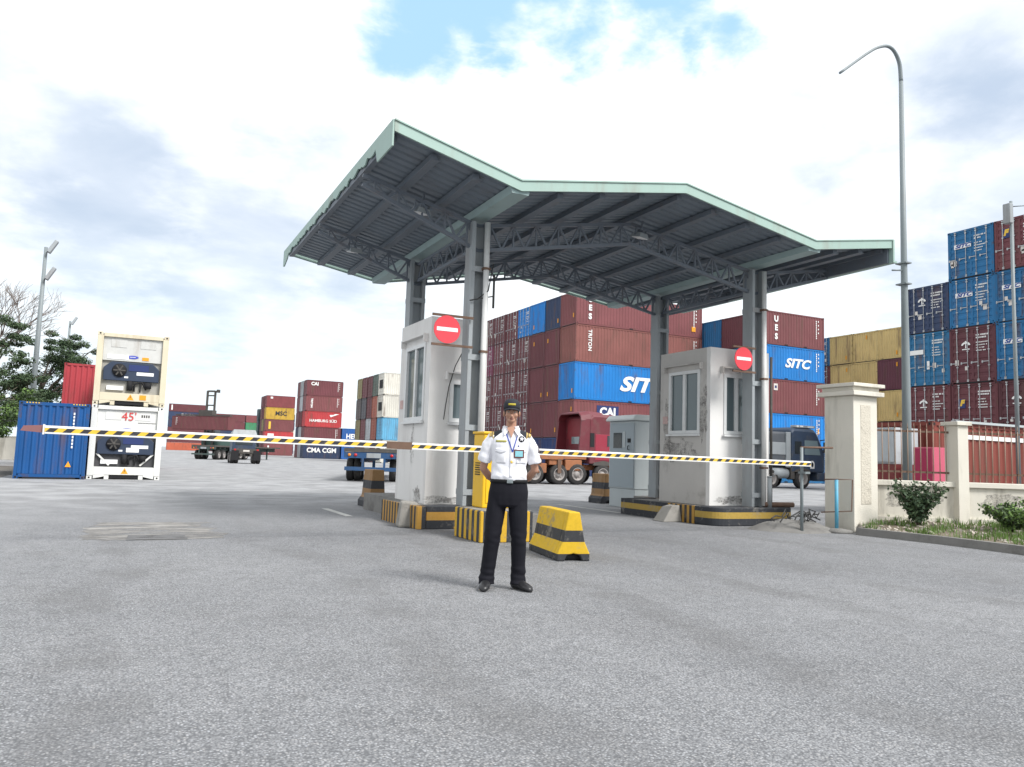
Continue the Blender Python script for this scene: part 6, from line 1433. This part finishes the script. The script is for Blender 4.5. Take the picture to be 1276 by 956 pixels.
# shoes
for s, rz in ((-1, -.12), (1, .62)):
    x, y, z = LEG[s][-1]; m = MB(); m.smooth = True; q_ = Matrix.Rotation(rz, 3, 'Z'); rings = []
    for t, w, h in ((.085, .020, .060), (.080, .040, .095), (.04, .046, .11), (-.02, .048, .11), (-.08, .052, .092), (-.14, .055, .074), (-.185, .048, .060), (-.212, .030, .045), (-.222, .010, .028)):
        rings.append([tuple(q_ @ Vector((w*math.cos(a)*(1 if math.sin(a) > -.2 else .95), t, max(.004, h*.5+h*.5*math.sin(a))))+Vector((x, y, 0))) for a in [2*math.pi*k/16 for k in range(16)]])
    m.loft(rings); m.build('shoe', M_leather, man)
# cap
m = MB(); m.smooth = True; rings = []
for z, rx, ry in ((1.712, .083, .104), (1.735, .085, .106), (1.765, .083, .102), (1.79, .073, .088), (1.808, .052, .062), (1.816, .02, .025)): rings.append(ell((hx, hy+.010, z), rx, ry, 26, 2.1))
m.loft(rings); cp = m.build('cap', M_capm, man)
m = MB(); m.smooth = True; top = []; bot = []
for k in range(13):
    a = R(-180+15*k); ca, sa = math.cos(a), math.sin(a)
    for r0, dz in ((.98, 0), (1.25, -.004), (1.5, -.014)):
        top.append((hx+.081*ca*(1-(r0-.98)*.06), hy+.010+.104*sa*(r0 if sa < 0 else 1), 1.722+dz-.012*ca*ca)); bot.append((top[-1][0], top[-1][1], top[-1][2]-.005))
N = len(top); fs = []
for k in range(12):
    for j in range(2): a_ = k*3+j; fs += [(a_, a_+1, a_+4, a_+3), (N+a_, N+a_+3, N+a_+4, N+a_+1)]
    fs += [(k*3+2, N+k*3+2, N+k*3+5, k*3+5), (k*3, k*3+3, N+k*3+3, N+k*3)]
m.add(top+bot, fs); m.build('cap_brim', M_capm, cp)
cB = bvh(cp.data); decal('cap_patch', cB, rect(hx-.036, hx+.036, 1.745, 1.764), 6, 2, .001, .003, pmat('yellow_patch', (.42,.34,.03), .6, .2, 30), cp)
m = MB(); m.smooth = True; m.loft([ell((hx, hy+.022, z), rx, ry, 22, 2.1) for z, rx, ry in ((1.66, .070, .082), (1.69, .078, .092), (1.713, .081, .098))]); m.build('hair', M_hair, man)
for s in (-1, 1):
    m = MB(); m.ball((hx+s*.031, hy-.080, 1.682), (.012,.007,.006), 12, 8); ey = m.build('eye', M_eye, man); m = MB(); m.ball((hx+s*.031, hy-.0855, 1.682), (.0055,.003,.0055), 10, 6); m.build('iris', M_iris, ey)
    m = MB(); m.tube([(hx+s*.014, hy-.088, 1.699), (hx+s*.032, hy-.089, 1.703), (hx+s*.049, hy-.078, 1.697)], [.003,.0042,.002], 6); m.build('eyebrow', M_hair, man)
m = MB(); m.tube([(hx-.023, hy-.085, 1.6185), (hx-.01, hy-.092, 1.6205), (hx, hy-.0935, 1.6195), (hx+.01, hy-.092, 1.6205), (hx+.023, hy-.085, 1.6185)], [.002,.0045,.0042,.0045,.002], 6); m.tube([(hx-.019, hy-.085, 1.613), (hx, hy-.0925, 1.6115), (hx+.019, hy-.085, 1.613)], [.002,.005,.002], 6); m.build('mouth', M_lip, man)
